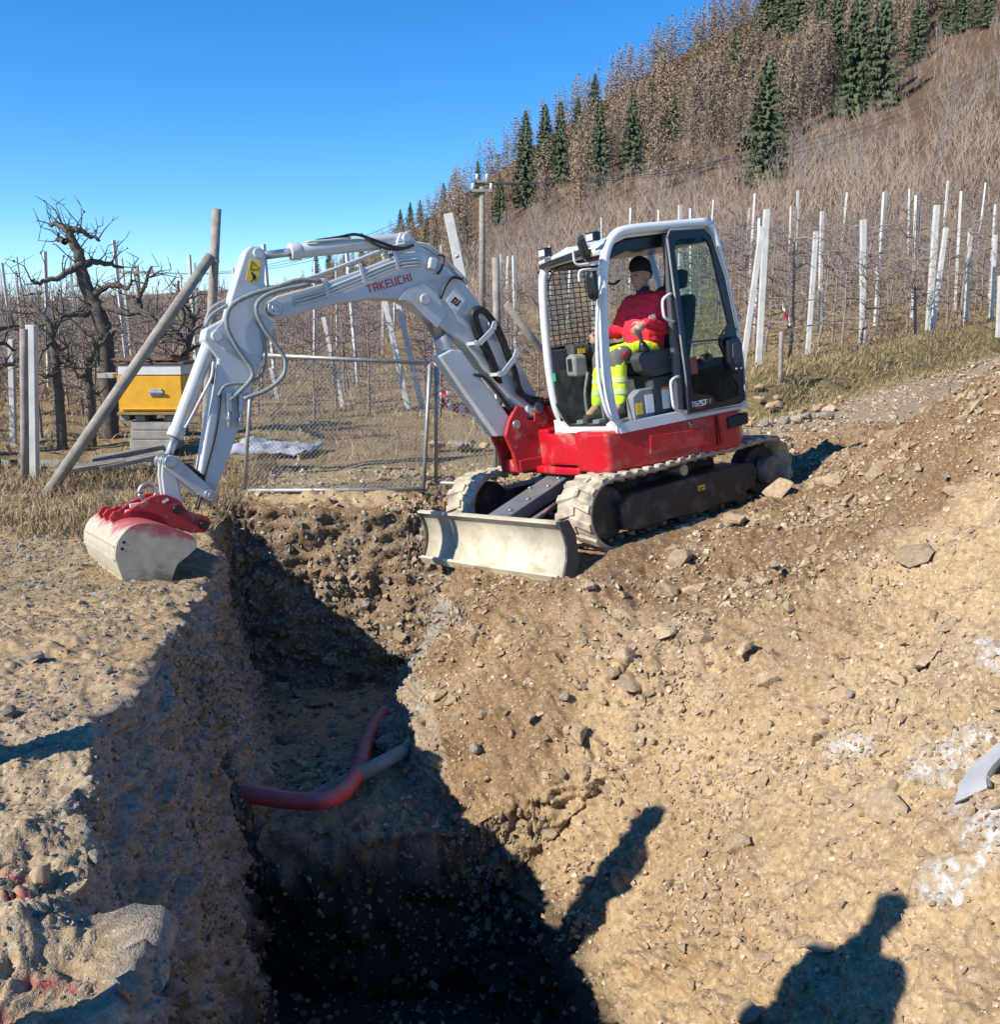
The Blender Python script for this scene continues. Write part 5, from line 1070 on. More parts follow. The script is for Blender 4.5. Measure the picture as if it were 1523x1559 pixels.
def bare(seed, n=9, spread=.3, ribbon=False):
    """a many-stemmed bare tree or bush one metre tall"""
    rnd = random.Random(seed); C = MB()
    def grow(p, d, L, r, lev):
        e = p + d * L; md = p + d * L * .5 + Vector((rnd.uniform(-1, 1), rnd.uniform(-1, 1), 0)) * L * .08
        if ribbon: q = Vector((rnd.uniform(-1, 1), rnd.uniform(-1, 1), 0)).normalized() * r; C.add([p - q, p + q, e + q * .4, e - q * .4], [(0, 1, 2, 3)])
        else: C.tube([p, md, e], [r, r * .8, r * .55], 3, False)
        if lev == 0: return
        for k in range(3):
            dd = (d + Vector((rnd.uniform(-1, 1), rnd.uniform(-1, 1), rnd.uniform(-.1, .7))) * .65).normalized(); grow(md.lerp(e, rnd.uniform(.2, 1)), dd, L * rnd.uniform(.45, .7), r * .55, lev - 1)
    for k in range(n):
        d = Vector((rnd.uniform(-1, 1) * spread, rnd.uniform(-1, 1) * spread, 1)).normalized(); grow(Vector((rnd.uniform(-.12, .12), rnd.uniform(-.12, .12), -.03)), d, rnd.uniform(.35, .6), .009, 2)
    return C
def protos(fn, k, mats, names):
    out = []
    for i in range(k):
        r = fn(i); r = r if isinstance(r, tuple) else (r,); me = []
        for mb, mt, nm in zip(r, mats, names): o = mb.build(nm, mt); me.append((nm, o.data)); bpy.data.objects.remove(o)
        out.append(me)
    return out
SPR = protos(lambda i: spruce(300 + i), 5, (M_SPT, M_SPR), ('trunk', 'crown')); LAR = protos(lambda i: larch(320 + i), 6, (M_SPT, M_LAR), ('trunk', 'crown')); BAR = protos(lambda i: bare(340 + i, 4, .25), 6, (M_PALE,), ('stems',))
def put(name, proto, x, y, z, h, w, label, cat, group, rz):
    o = bpy.data.objects.new(name, None); o.location = (x, y, z); o.scale = (h * w, h * w, h); o.rotation_euler = (0, 0, rz); COL.objects.link(o)
    for nm, me in proto: c = bpy.data.objects.new(nm, me); COL.objects.link(c); c.parent = o
    return tag(o, label, cat, group)
def on_hill(u, v):
    """where the line of sight through (u, v) meets the slope"""
    d = at(u, v, 1.) - Vector((0, 0, CAM_H)); rr = np.linspace(45, 419, 1200); L = math.hypot(d.x, d.y); x = d.x / L * rr; y = d.y / L * rr; zz = CAM_H + d.z / L * rr
    i = np.nonzero(far_z(x, y) > zz)[0]; i = i[0] if len(i) else 1199
    return float(x[i]), float(y[i]), float(rr[i])
rnd = random.Random(23)
def soft(m, w=.65):
    """fine twigs scatter light in all directions: lean their shading normal towards the sky"""
    t = m.node_tree; g = t.nodes.new('ShaderNodeNewGeometry'); a = t.nodes.new('ShaderNodeMix'); a.data_type = 'VECTOR'; a.inputs['Factor'].default_value = w; a.inputs[5].default_value = (-.35, -.25, .9)
    t.links.new(g.outputs['Normal'], a.inputs[4]); n = t.nodes.new('ShaderNodeVectorMath'); n.operation = 'NORMALIZE'; t.links.new(a.outputs[1], n.inputs[0]); t.links.new(n.outputs[0], t.nodes['Principled BSDF'].inputs['Normal'])
soft(M_LAR); soft(M_BRU, .5); soft(M_SPR, .35)
clear = []
big = [(1163, 282, 172, .95, 'large dark spruce with a bare pale trunk showing, standing alone above the brush'), (1300, 178, 165, .85, 'tall dark spruce in the dense clump high on the slope'), (1338, 168, 150, .9, 'broad dark spruce in the dense clump high on the slope, right of its tallest'), (1395, 98, 84, .9, 'dark spruce just right of the dense clump'),
 (1282, 176, 86, .8, 'small dark spruce at the left foot of the dense clump'), (912, 290, 124, .8, 'dark spruce in the lower forest, right of two slimmer ones'), (962, 268, 112, .9, 'broad spruce leaning together with its neighbour in the lower forest'), (853, 286, 118, .7, 'slim tall spruce in the lower forest'),
 (800, 318, 122, .8, 'dark spruce at the lower left of the forest'), (1023, 216, 66, 1.2, 'short round spruce alone among the larches'), (728, 300, 50, .7, 'small spruce on the skyline behind the power pole'), (762, 345, 70, .9, 'bushy spruce low on the slope near the power pole'), (651, 372, 38, .9, 'little spruce at the bottom left of the slope')]
for (u, v, hp_, w, lb) in big:
    x, y, r = on_hill(u, v); clear.append((u, r, 8 + hp_ * .13)); put('spruce_tree', SPR[rnd.randrange(5)], x, y, float(far_z(x, y)), hp_ / 1500 * r, w * 1.35, lb, 'tree', 'spruces on the slope', rnd.uniform(0, 6))
for (u, v, hp_) in [(1185, 60, 66), (1165, 70, 60), (1215, 55, 60), (1150, 80, 40), (830, 262, 62), (610, 345, 26), (625, 338, 26), (640, 334, 22), (676, 318, 24), (1465, 50, 50), (1500, 44, 50), (1440, 55, 40), (1120, 132, 50), (1245, 92, 56), (1095, 176, 40), (1270, 120, 70), (990, 210, 50), (905, 180, 40), (1380, 30, 60), (1255, 40, 50), (880, 215, 40), (800, 245, 46), (480, 368, 16), (500, 362, 16)]:
    x, y, r = on_hill(u, v); clear.append((u, r, -9)); put('spruce_tree', SPR[rnd.randrange(5)], x, y, float(far_z(x, y)), max(hp_ / 1500 * r * 1.5, 9), 1.25, 'small dark spruce scattered among the brown larches', 'tree', 'small spruces among the larches', rnd.uniform(0, 6))
L_ = []
for k in range(9000):
    u = rnd.uniform(440, 1900); r = 150 + 272 * rnd.random() ** .8
    a = (u - IMG_W / 2) / FPX; y = r / math.sqrt(1 + a * a); x = a * y
    low = np.interp(u, [380, 700, 900, 1200, 1523, 1900], [150, 165, 190, 205, 228, 250])
    if r < low + rnd.uniform(-25, 25) or any(abs(u - cu) < abs(cw) and (0 if cw > 0 else cr - 70) < r < cr + 4 for cu, cr, cw in clear): continue
    L_.append((x, y, r))
    if len(L_) > 1400: break
for k in range(200):
    u = rnd.uniform(560, 1500); r = rnd.uniform(396, 424); a = (u - IMG_W / 2) / FPX; y = r / math.sqrt(1 + a * a); L_.append((a * y, y, r))
L_.sort(key=lambda p: (p[2] if abs(p[0] / p[1]) < .56 else 9999))
zz = far_z(np.array([p[0] for p in L_]), np.array([p[1] for p in L_]))
for (x, y, r), z in list(zip(L_, zz))[:290]: put('larch_tree', LAR[rnd.randrange(6)], x, y, float(z), rnd.uniform(9, 18) * min(1, .35 + .65 * max(0, (x / y + .20) / .2)), rnd.uniform(1.7, 2.6), 'leafless brown larch in the forest on the slope', 'tree', 'larches on the slope', rnd.uniform(0, 6))
lp = [arrays(larch(360 + i, 15, 6, .13, .0040, 3)[1]) for i in range(5)]
o = mass('larch_forest', lp, [(x, y, float(z), (h := rnd.uniform(9, 18) * min(1, .35 + .65 * max(0, (x / y + .20) / .2))) * rnd.uniform(1.5, 2.2), h, rnd.uniform(0, 6), rnd.randrange(5)) for (x, y, r), z in list(zip(L_, zz))[290:]], M_LAR, False); tag(o, 'mass of leafless brown larches covering the slope', 'forest', kind='stuff')
B_ = []
for k in range(4600):
    u = rnd.uniform(-200, 1950); r = 50 + 230 * rnd.random() ** 1.15
    if u < 420: r = rnd.uniform(62, 330)
    lo = np.interp(u, [-200, 400, 900, 1150, 1300, 1523, 1950], [64, 64, 60, 56, 54, 52, 50])
    if r < lo: continue
    a = (u - IMG_W / 2) / FPX; y = r / math.sqrt(1 + a * a); B_.append((a * y, y, r))
zz = far_z(np.array([p[0] for p in B_]), np.array([p[1] for p in B_]))
bp = [arrays(bare(380 + i, 4, .45, True)) for i in range(5)]
o = mass('hillside_brush', bp, [(x, y, float(z), (h := rnd.uniform(1.8, 5.0) * min(1, r / 75)) * 1.25, h, rnd.uniform(0, 6), rnd.randrange(5)) for (x, y, r), z in zip(B_, zz)], M_BRU, False); tag(o, 'tangled leafless brush below the forest', 'brush', kind='stuff')
for k in range(70):
    u = rnd.uniform(700, 1540); r = rnd.uniform(75, 230); a = (u - IMG_W / 2) / FPX; y = r / math.sqrt(1 + a * a)
    put('bare_tree', BAR[rnd.randrange(6)], a * y, y, float(far_z(a * y, y)), rnd.uniform(5, 9), rnd.uniform(.7, 1.0), 'pale leafless tree rising out of the hillside brush', 'tree', 'pale bare trees in the brush', rnd.uniform(0, 6))
# ---------------------------------------------------------------- people
def capsules(parts, name, mat, parent=None, vox=.014, smooth=4, fold=0.):
    """overlapping tapered limbs fused into one continuous surface"""
    m = MB()
    for p in parts:
        if len(p) == 2: m.sphere(p[0], p[1], 16, 10); continue
        a, ra, b, rb = p; a, b = Vector(a), Vector(b); d = (b - a).normalized(); P = []; rr = []
        for t in (-1, -.8, -.5, 0): P.append(a + d * ra * t * .98); rr.append(ra * math.sqrt(max(1 - t * t, .01)))
        for t in (.33, .67): P.append(a.lerp(b, t)); rr.append(ra + (rb - ra) * t)
        for t in (0, .5, .8, 1): P.append(b + d * rb * t * .98); rr.append(rb * math.sqrt(max(1 - t * t, .01)))
        m.tube(P, rr, 14, True)
    o = m.build(name, mat, parent)
    r = o.modifiers.new('fuse', 'REMESH'); r.mode = 'VOXEL'; r.voxel_size = vox; r.use_smooth_shade = True
    s = o.modifiers.new('soften', 'SMOOTH'); s.factor = .5; s.iterations = smooth
    if fold:
        tx = bpy.data.textures.new(name + '_folds', 'CLOUDS'); tx.noise_scale = .085; tx.noise_depth = 2; dm = o.modifiers.new('folds', 'DISPLACE'); dm.texture = tx; dm.strength = fold; dm.mid_level = .5; dm.texture_coords = 'LOCAL'
    return o
M_SKIN = vary('skin', (.48, .27, .19), .5, 0, 14, .12); M_JACK = vary('red_jacket', (.74, .020, .050), .8, 0, 9, .18, bump=.25, bscale=25); M_JBLK = vary('dark_jacket_panel', (.022, .022, .028), .85, 0, 9, .2)
M_HIV = vary('high_vis_yellow', (.60, .78, .03), .8, 0, 9, .12, bump=.25, bscale=25); M_KNEE = vary('grey_knee_cloth', (.12, .115, .11), .85, 0, 12, .2); M_BEAN = vary('black_beanie', (.010, .010, .011), .95, 0, 40, .3, bump=.4, bscale=150)
M_BOOT = vary('work_boot', (.055, .045, .035), .8, 0, 9, .3); M_REFL = vary('reflective_band', (.50, .60, .30), .4, 0, 9, .1); M_COLL = vary('purple_scarf', (.05, .03, .10), .9, 0, 12, .3); M_JEAN = vary('blue_work_trousers', (.05, .06, .10), .85, 0, 9, .2)
def hand(w, f, dn, s=1., curl=.6):
    """palm and five bent fingers; w wrist, f pointing direction, dn palm side"""
    w, f, dn = Vector(w), Vector(f).normalized(), Vector(dn); dn = (dn - f * dn.dot(f)).normalized(); sd = f.cross(dn); out = [(w, .026 * s, w + f * .075 * s, .030 * s)]
    for k in (-1, 1): out.append((w + f * .03 * s + sd * .018 * k * s, .020 * s, w + f * .08 * s + sd * .026 * k * s, .016 * s))
    for i, L in enumerate((.068, .078, .073, .058)):
        b = w + f * .085 * s + sd * (i - 1.5) * .0195 * s; c = b + (f * math.cos(curl) + dn * math.sin(curl)) * L * .5 * s; e = c + (f * math.cos(curl * 2.2) + dn * math.sin(curl * 2.2)) * L * .5 * s
        out += [(b, .0095 * s, c, .009 * s), (c, .009 * s, e, .0078 * s)]
    t = w + f * .025 * s - sd * .03 * s; t1 = t + (f * .6 - sd * .6 + dn * .4).normalized() * .04 * s; out += [(t, .013 * s, t1, .0105 * s), (t1, .0105 * s, t1 + (f * .8 + dn * .6).normalized() * .03 * s, .009 * s)]
    return out
def head(c, fw, s=1.):
    """skull, jaw, nose, brow, ears; c is the centre of the skull, fw the way it looks"""
    c, f = Vector(c), Vector(fw).normalized(); u = Vector((0, 0, 1)); u = (u - f * u.dot(f)).normalized(); sd = u.cross(f); o = lambda a, b, d: c + f * a * s + sd * b * s + u * d * s
    P = [(o(-.02, 0, .02), .088 * s, o(.015, 0, .02), .083 * s), (o(.03, 0, -.03), .066 * s, o(.045, 0, -.085), .042 * s), (o(.055, 0, -.095), .026 * s, o(.035, 0, -.098), .036 * s)]
    P += [(o(.094, 0, .005), .010 * s, o(.112, 0, -.028), .014 * s), (o(.105, -.012, -.032), .009 * s, o(.105, .012, -.032), .009 * s)]                 # nose
    P += [(o(.084, -.032, .018), .012 * s, o(.084, .032, .018), .012 * s), (o(.090, -.02, -.060), .009 * s, o(.090, .02, -.060), .009 * s), (o(.086, -.018, -.073), .009 * s, o(.086, .018, -.073), .009 * s)]   # brow, lips
    for k in (-1, 1): P += [(o(.066, .042 * k, -.028), .026 * s, o(.04, .05 * k, -.05), .028 * s), (o(-.012, .083 * k, .01), .016 * s, o(-.004, .082 * k, -.035), .012 * s)]   # cheeks, ears
    return P, o
def eyes(o, s, par):
    for k in (-1, 1): MB().sphere(o(.077, .032 * k, -.002), (.011 * s,) * 3, 10, 8).build('eye', M_PAPER, par); MB().sphere(o(.0855, .033 * k, -.002), .0055 * s, 8, 6).build('iris', M_BLK, par)
    MB().tube([o(.099, -.024, -.0665), o(.1005, 0, -.066), o(.099, .024, -.0665)], .0035 * s, 5).build('mouth', vary('dark_lip', (.22, .08, .07), .6, 0, 9, .1), par)  # dark red line of the mouth
    for k in (-1, 1): MB().tube([o(.096, .014 * k, .026), o(.095, .032 * k, .031), o(.083, .048 * k, .024)], .005 * s, 5).build('eyebrow', M_BOOT, par)
bpy.context.view_layer.update()
UPM = Matrix.Translation(EX.location) @ Euler(EX.rotation_euler).to_matrix().to_4x4() @ Matrix.Rotation(R(-7.1), 4, 'Z')
SEATP = Vector((.02, .52, 1.525))
def sh(parts): return [((Vector(p[0]) - SEATP, p[1]) if len(p) == 2 else (Vector(p[0]) - SEATP, p[1], Vector(p[2]) - SEATP, p[3])) for p in parts]
look = (1, .10, -.16); HP, HO = head((-.035, .52, 2.235), look, .98)
Ls, Le, Lw = Vector((-.07, .715, 2.015)), Vector((.0, .80, 1.765)), Vector((.225, .815, 1.815)); Rs, Re, Rw = Vector((-.04, .325, 2.01)), Vector((.08, .24, 1.775)), Vector((.31, .25, 1.775))
Lk, La, Rk, Ra = Vector((.43, .67, 1.565)), Vector((.475, .69, 1.14)), Vector((.41, .40, 1.56)), Vector((.50, .39, 1.14))
body = HP + [((-.05, .52, 2.06), .052, (-.04, .52, 2.17), .056), ((-.02, .52, 1.62), .12, (-.05, .52, 1.95), .12), (Ls, .06, Le, .045), (Le, .045, Lw, .03), (Rs, .06, Re, .045), (Re, .045, Rw, .03), ((.0, .60, 1.60), .085, Lk, .06), (Lk, .06, La, .045), ((.0, .44, 1.60), .085, Rk, .06), (Rk, .06, Ra, .045), (La, .04, La + Vector((.11, .0, -.07)), .035), (Ra, .04, Ra + Vector((.11, 0, -.07)), .035)]
body += hand(Lw, (.8, .02, -.42), (.3, -.75, -.5), 1.05, .75) + hand(Rw, (.85, .1, -.2), (.2, .7, -.6), 1.05, .75)
op = capsules(sh(body), 'person', M_SKIN, None, .0075, 3); op.matrix_world = UPM @ Matrix.Translation(SEATP)
tag(op, 'person in red jacket, yellow trousers and black beanie seated at the levers', 'person')
S0 = lambda a, b, d: HO(a, b, d) - SEATP
eyes(S0, .98, op)
jk = [((-.01, .50, 1.60), .155, (-.03, .50, 1.74), .165), ((-.01, .54, 1.60), .155, (-.03, .54, 1.74), .165), ((-.02, .46, 1.74), .165, (-.045, .44, 1.95), .15), ((-.02, .58, 1.74), .165, (-.045, .60, 1.95), .15), ((-.02, .52, 1.74), .17, (-.035, .52, 1.97), .145), ((-.06, .36, 2.0), .082, (-.06, .68, 2.0), .082), ((-.05, .52, 2.05), .075, (-.045, .52, 2.10), .066), (Ls, .085, Le, .072), (Le, .072, Lw - Vector((.02, 0, 0)), .046), (Rs, .085, Re, .070), (Re, .070, Rw - Vector((.02, 0, 0)), .046), ((.06, .5, 1.66), .11, (.03, .5, 1.82), .13), ((.06, .56, 1.66), .11, (.03, .56, 1.82), .13)]
jo = capsules(sh(jk), 'jacket', M_JACK, op, .012, 4, .038)
capsules(sh([((-.115, .70, 2.045), .082, (-.12, .735, 1.97), .080), ((-.10, .76, 1.93), .074, (-.075, .80, 1.84), .07), ((-.16, .66, 1.95), .10, (-.16, .66, 1.75), .10), ((-.06, .825, 1.775), .055, (-.02, .835, 1.755), .05)]), 'dark_panel', M_JBLK, op, .013, 4)
capsules(sh([((-.045, .52, 2.085), .068, (-.038, .52, 2.125), .064)]), 'scarf', M_COLL, op, .012, 3)
MB().box(Vector((.16, .853, 1.862)) - SEATP, (.07, .006, .035), Matrix.Rotation(R(14), 3, 'Y')).build('sleeve_label', M_PAPER, op)
capsules(sh([(HO(-.03, 0, .085), .096, HO(.006, 0, .100), .088), (HO(-.055, 0, .025), .080, HO(-.035, 0, .05), .090), (HO(-.02, 0, .125), .068, HO(-.0, 0, .125), .066)]), 'beanie', M_BEAN, op, .011, 4)
tro = [((-.02, .52, 1.585), .15, (.02, .52, 1.60), .15), ((.02, .61, 1.59), .098, Lk, .077), (Lk, .077, La + Vector((0, 0, .03)), .061), ((.02, .43, 1.59), .098, Rk, .077), (Rk, .077, Ra + Vector((0, 0, .03)), .061)]
capsules(sh(tro), 'trousers', M_HIV, op, .012, 3, .02)
for k_, a_ in ((Lk, La), (Rk, Ra)):
    kp = capsules(sh([(k_ + Vector((-.05, .01, .01)), .078, k_ + Vector((.008, .0, -.01)), .083), (k_ + Vector((.008, 0, -.01)), .083, k_.lerp(a_, .26), .073)]), 'knee_patch', M_KNEE, op, .013, 4)
    for t in (.50, .74): c = k_.lerp(a_, t) - SEATP; d = (a_ - k_).normalized(); MB().tube([c - d * .024, c, c + d * .024], [.079 - .012 * t, .081 - .012 * t, .079 - .012 * t], 18, False).build('reflective_band', M_REFL, op)
    capsules(sh([(a_ + Vector((-.01, 0, -.005)), .06, a_ + Vector((-.01, 0, -.075)), .052), (a_ + Vector((-.01, 0, -.075)), .052, a_ + Vector((.13, 0, -.095)), .042)]), 'boot', M_BOOT, op, .011, 3)
MB().box(Lk + Vector((-.005, .088, .0)) - SEATP, (.075, .012, .035), Matrix.Rotation(R(38), 3, 'Y')).build('knee_tab', M_RTXT, op, .003)
# ---- onlookers on the left bank, outside the picture; their shadows fall across the trench
def standing(x, y, h, face, label, mats, arm_up=False):
    z = gz(x, y); s = h / 1.78; F = Vector((math.cos(face), math.sin(face), 0)); Sd = Vector((-F.y, F.x, 0)); U = Vector((0, 0, 1)); q = lambda a, b, c: F * a * s + Sd * b * s + U * c * s
    hp2, ho = head(q(.02, 0, 1.655), F, s * .98)
    LS, LE, LH = q(0, .20, 1.42), q(-.03, .27, 1.14), q(.08, .25, .90)
    RS, RE, RH = q(0, -.20, 1.42), (q(.10, -.30, 1.20) if arm_up else q(-.03, -.27, 1.14)), (q(.30, -.14, 1.42) if arm_up else q(.08, -.25, .90))
    bd = hp2 + [(q(0, 0, 1.45), .055 * s, q(.01, 0, 1.58), .055 * s), (q(0, 0, 1.0), .13 * s, q(0, 0, 1.35), .14 * s), (LS, .055 * s, LE, .042 * s), (LE, .042 * s, LH, .03 * s), (RS, .055 * s, RE, .042 * s), (RE, .042 * s, RH, .03 * s)]
    legs = [(q(0, k * .10, .95), .10 * s, q(.02, k * .11, .50), .068 * s) for k in (-1, 1)] + [(q(.02, k * .11, .50), .068 * s, q(-.01, k * .12, .10), .05 * s) for k in (-1, 1)]
    feet = [(q(-.03, k * .12, .05), .045 * s, q(.16, k * .14, .04), .038 * s) for k in (-1, 1)]
    bd += legs + feet + hand(LH, q(.1, 0, -.9), -Sd, s, .4) + hand(RH, (q(.3, .2, .6) if arm_up else q(.1, 0, -.9)), Sd, s, .5)
    o = capsules(bd, 'person', M_SKIN, None, .012, 3); o.location = (x, y, z)
    eyes(ho, s * .98, o)
    g = lambda P, k: [(a, ra * k + .012, b, rb * k + .012) for a, ra, b, rb in P]
    capsules([(q(0, .05, .92), .15 * s, q(0, .07, 1.36), .155 * s), (q(0, -.05, .92), .15 * s, q(0, -.07, 1.36), .155 * s), (q(0, -.2, 1.43), .075 * s, q(0, .2, 1.43), .075 * s), (q(0, 0, 1.42), .12 * s, q(.01, 0, 1.56), .092 * s), (LS, .08 * s, LE, .062 * s), (LE, .062 * s, LE.lerp(LH, .9), .045 * s), (RS, .08 * s, RE, .062 * s), (RE, .062 * s, RE.lerp(RH, .9), .045 * s)], 'jacket', mats[0], o, .02, 4)
    capsules(g(legs, 1.08), 'trousers', mats[1], o, .018, 4); capsules(g(feet, 1.05), 'boots', M_BOOT, o, .014, 3)
    capsules([(ho(-.03, 0, .07), .098 * s, ho(.01, 0, .06), .098 * s)], 'cap', M_BEAN, o, .014, 3)
    return tag(o, label, 'person')
def seen(u, v):
    """ground point seen at (u, v)"""
    P = GFLAT; d = P[:, 1] * CP - (P[:, 2] - CAM_H) * SP; w = P[:, 1] * SP + (P[:, 2] - CAM_H) * CP; ok = d > .3; pu = IMG_W / 2 + FPX * P[:, 0] / np.where(ok, d, 1); pv = IMG_H / 2 - FPX * w / np.where(ok, d, 1)
    k = ok & (np.abs(pu - u) < 9) & (np.abs(pv - v) < 9); i = np.nonzero(k)[0]
    if not len(i): i = np.nonzero(ok)[0]; i = i[[np.argmin((pu[i] - u) ** 2 + (pv[i] - v) ** 2)]]
    return Vector(P[i[np.argmin(d[i])]])
def stand_for(u, v, h):
    p = seen(u, v); t = 0.
    while True:
        q = p - SUN_DIR * t
        if q.z > h or t > 9: return q
        t += .02
q = stand_for(1385, 1335, 2.12); print('onlooker A', q); standing(q.x, q.y, 1.86, R(60), 'person in dark work jacket watching from the near edge of the left bank', (M_JBLK, M_JEAN), False)
q = stand_for(988, 1232, 1.72); print('onlooker B', q); standing(q.x, q.y, 1.78, R(125), 'person in yellow high visibility jacket watching farther along the left bank', (M_HIV, M_JEAN), False)
# ---------------------------------------------------------------- stones, gravel, pipes, grass
def stone_mat(name, a, b, c):
    k = NT(name); oi = k.new('ShaderNodeObjectInfo'); n = k.noise(9, 5, .65); n2 = k.noise(60, 3, .7)
    col = k.ramp(n, [(.3, a), (.55, b), (.75, c)]); v = k.ramp(oi.outputs['Random'], [(0, (.72, .70, .68)), (.5, (1., .97, .93)), (1, (1.25, 1.2, 1.1))])
    k.color(k.mix(1., col, v, 'MULTIPLY')); k.b.inputs['Roughness'].default_value = .9; k.b.inputs['Specular IOR Level'].default_value = .2; k.bump(n2, .5, .006); return k.m
M_STA = stone_mat('tan_stone', (.26, .195, .125), (.40, .31, .21), (.52, .43, .32)); M_STG = stone_mat('grey_stone', (.17, .16, .14), (.28, .26, .225), (.42, .39, .34)); M_STD = stone_mat('dark_slate', (.06, .06, .06), (.12, .115, .105), (.2, .19, .17))
def rock_mesh(name, seed, mat, flat=1., detail=0, npt=15):
    rnd = random.Random(seed); bm = bmesh.new(); e = (1, rnd.uniform(.65, .95), rnd.uniform(.42, .75) * flat)
    for i in range(npt):
        d = Vector((rnd.gauss(0, 1), rnd.gauss(0, 1), rnd.gauss(0, 1))).normalized() * rnd.uniform(.85, 1); bm.verts.new((d.x * e[0] * .5, d.y * e[1] * .5, d.z * e[2] * .5))
    r = bmesh.ops.convex_hull(bm, input=bm.verts); bmesh.ops.delete(bm, geom=[g for g in r['geom_interior'] if isinstance(g, bmesh.types.BMVert)], context='VERTS')
    if detail:
        bmesh.ops.bevel(bm, geom=list(bm.edges), offset=.05, segments=2, affect='EDGES', profile=.6, clamp_overlap=True); bmesh.ops.triangulate(bm, faces=bm.faces); bmesh.ops.subdivide_edges(bm, edges=bm.edges, cuts=detail, use_grid_fill=True)
        P = np.array([v.co[:] for v in bm.verts]); N = np.array([v.normal[:] for v in bm.verts]); dd = .018 * fbm(P * 4 + seed, 3, seed) + .008 * fbm(P * 18 + seed, 3, seed + 1)
        for v, n, q in zip(bm.verts, N, dd): v.co += Vector(n * q)
    bmesh.ops.recalc_face_normals(bm, faces=bm.faces); me = bpy.data.meshes.new(name)
    for f in bm.faces: f.smooth = detail > 0
    bm.to_mesh(me); bm.free(); me.materials.append(mat); return me
RT = [rock_mesh('stone', 400 + i, M_STA, 1., 1) for i in range(9)]; RG = [rock_mesh('stone', 420 + i, M_STG, 1., 1) for i in range(7)]; RF = [rock_mesh('stone', 440 + i, M_STA, .5, 1) for i in range(6)]; RD = [rock_mesh('stone', 450 + i, M_STD, .5, 1) for i in range(3)]
rnd = random.Random(41); nrg = np.random.default_rng(41)
def normal_at(p):
    i = np.argmin(((GFLAT - np.array(p)) ** 2).sum(1)); return Vector(GNF[i])
def put_stone(me, p, s, n, label, group=None, sink=.22, name='stone'):
    n = Vector(n); n = (n + Vector((0, 0, .6))).normalized(); o = bpy.data.objects.new(name, me); q = n.to_track_quat('Z', 'Y'); o.rotation_mode = 'QUATERNION'
    from mathutils import Quaternion
    o.rotation_quaternion = q @ Quaternion((0, 0, 1), rnd.uniform(0, 6.283)) @ Quaternion((1, 0, 0), rnd.uniform(-.35, .35)); o.location = Vector(p) + n * s * (.22 - sink * .5); o.scale = (s, s, s); COL.objects.link(o); return tag(o, label, 'stone', group)
def hero(u, v, wpx, me, label, flat=1., sink=.2, dz=0.):
    p = seen(u, v); d = p.y * CP - (p.z - CAM_H) * SP; return put_stone(me, p + Vector((0, 0, dz)), wpx / 1500 * d, normal_at(p), label, None, sink)
H = lambda i, m=M_STA, f=1., n=16: rock_mesh('stone', 500 + i, m, f, 2, n)
hero(188, 1515, 84, H(1, M_STA, .8), 'large pale boulder on the clods at the near edge of the left bank', sink=-.1)
hero(1166, 1032, 48, H(2), 'rounded tan stone sitting alone on the slope above the shadows', sink=.05)
hero(1362, 1034, 46, H(3), 'squarish tan stone on the slope below the flat slabs', sink=.1)
hero(1345, 1228, 86, H(4, M_STA, .7), 'big flat tan rock half buried in the slope', sink=.2)
hero(1245, 1075, 66, H(5, M_STA, .6), 'worn tan rock half buried beside a lime patch', sink=.45)
hero(660, 1056, 44, H(6, M_STA, .6), 'pale angular slab at the lip of the inner pit', sink=.1)
hero(48, 998, 44, H(7, M_STG, .6), 'dark grey flat stone on the trodden left bank', sink=.1)
hero(294, 908, 22, H(8), 'small pale stone at the corner of the left bank under the bucket', sink=.05)
hero(1400, 1010, 50, H(9, M_STA, .45), 'thin slab with dark underside high on the slope', sink=.15); hero(1130, 985, 52, H(10, M_STA, .5), 'tan slab beside a dark hollow in the slope', sink=.2)
hero(1180, 745, 60, H(11), 'tan rock at the rear end of the near track', sink=.2); hero(1118, 790, 40, H(12), 'round tan rock beside the middle of the near track', sink=.15)
hero(1290, 1050, 26, H(13, M_STG), 'grey stone next to the small lime patch', sink=.2); hero(866, 1056, 22, H(14, M_STG), 'small grey pebble standing on the brown slope', sink=.05)
hero(60, 1332, 52, H(15), 'pale angular stone on top of the left clods', sink=.15); hero(150, 1300, 34, H(16, M_STG), 'grey stone at the edge of the left wall', sink=.2)
hero(245, 1500, 40, H(17, M_STG), 'grey stone stuck in the left wall by the large boulder', sink=.3); hero(20, 1080, 26, H(18, M_STG), 'light grey stone in the hollow of the left bank', sink=.1)
hero(905, 888, 30, H(19), 'white flat chip of stone near the blade', .4, .1); hero(1390, 838, 70, H(20, M_STA, .6), 'brown stony lump high on the spoil heap', sink=.4)
# loose stones that can be picked apart, and the gravel between them
P = GFLAT; dd_ = P[:, 1] * CP - (P[:, 2] - CAM_H) * SP; ww_ = P[:, 1] * SP + (P[:, 2] - CAM_H) * CP; okk = dd_ > 1.2
pu = IMG_W / 2 + FPX * P[:, 0] / np.where(okk, dd_, 1); pv = IMG_H / 2 - FPX * ww_ / np.where(okk, dd_, 1)
infr = okk & (pu > -120) & (pu < 1640) & (pv > 560) & (pv < 1640) & (GW.ravel() < .3)
facing = ((GNF * (np.array([0, 0, CAM_H]) - P)).sum(1) > 0); infr &= facing
ar = np.zeros((NR, NC)); e1 = np.linalg.norm(np.gradient(GP, axis=1), axis=2); e2 = np.linalg.norm(np.gradient(GP, axis=0), axis=2); ar = (e1 * e2).ravel()
isl = left & (wall < .5); isw = (wall > .5) & (X_ < .3)
clump = sstep(-.25, .55, fbm(flat * 1.3 + 9, 3, 81))
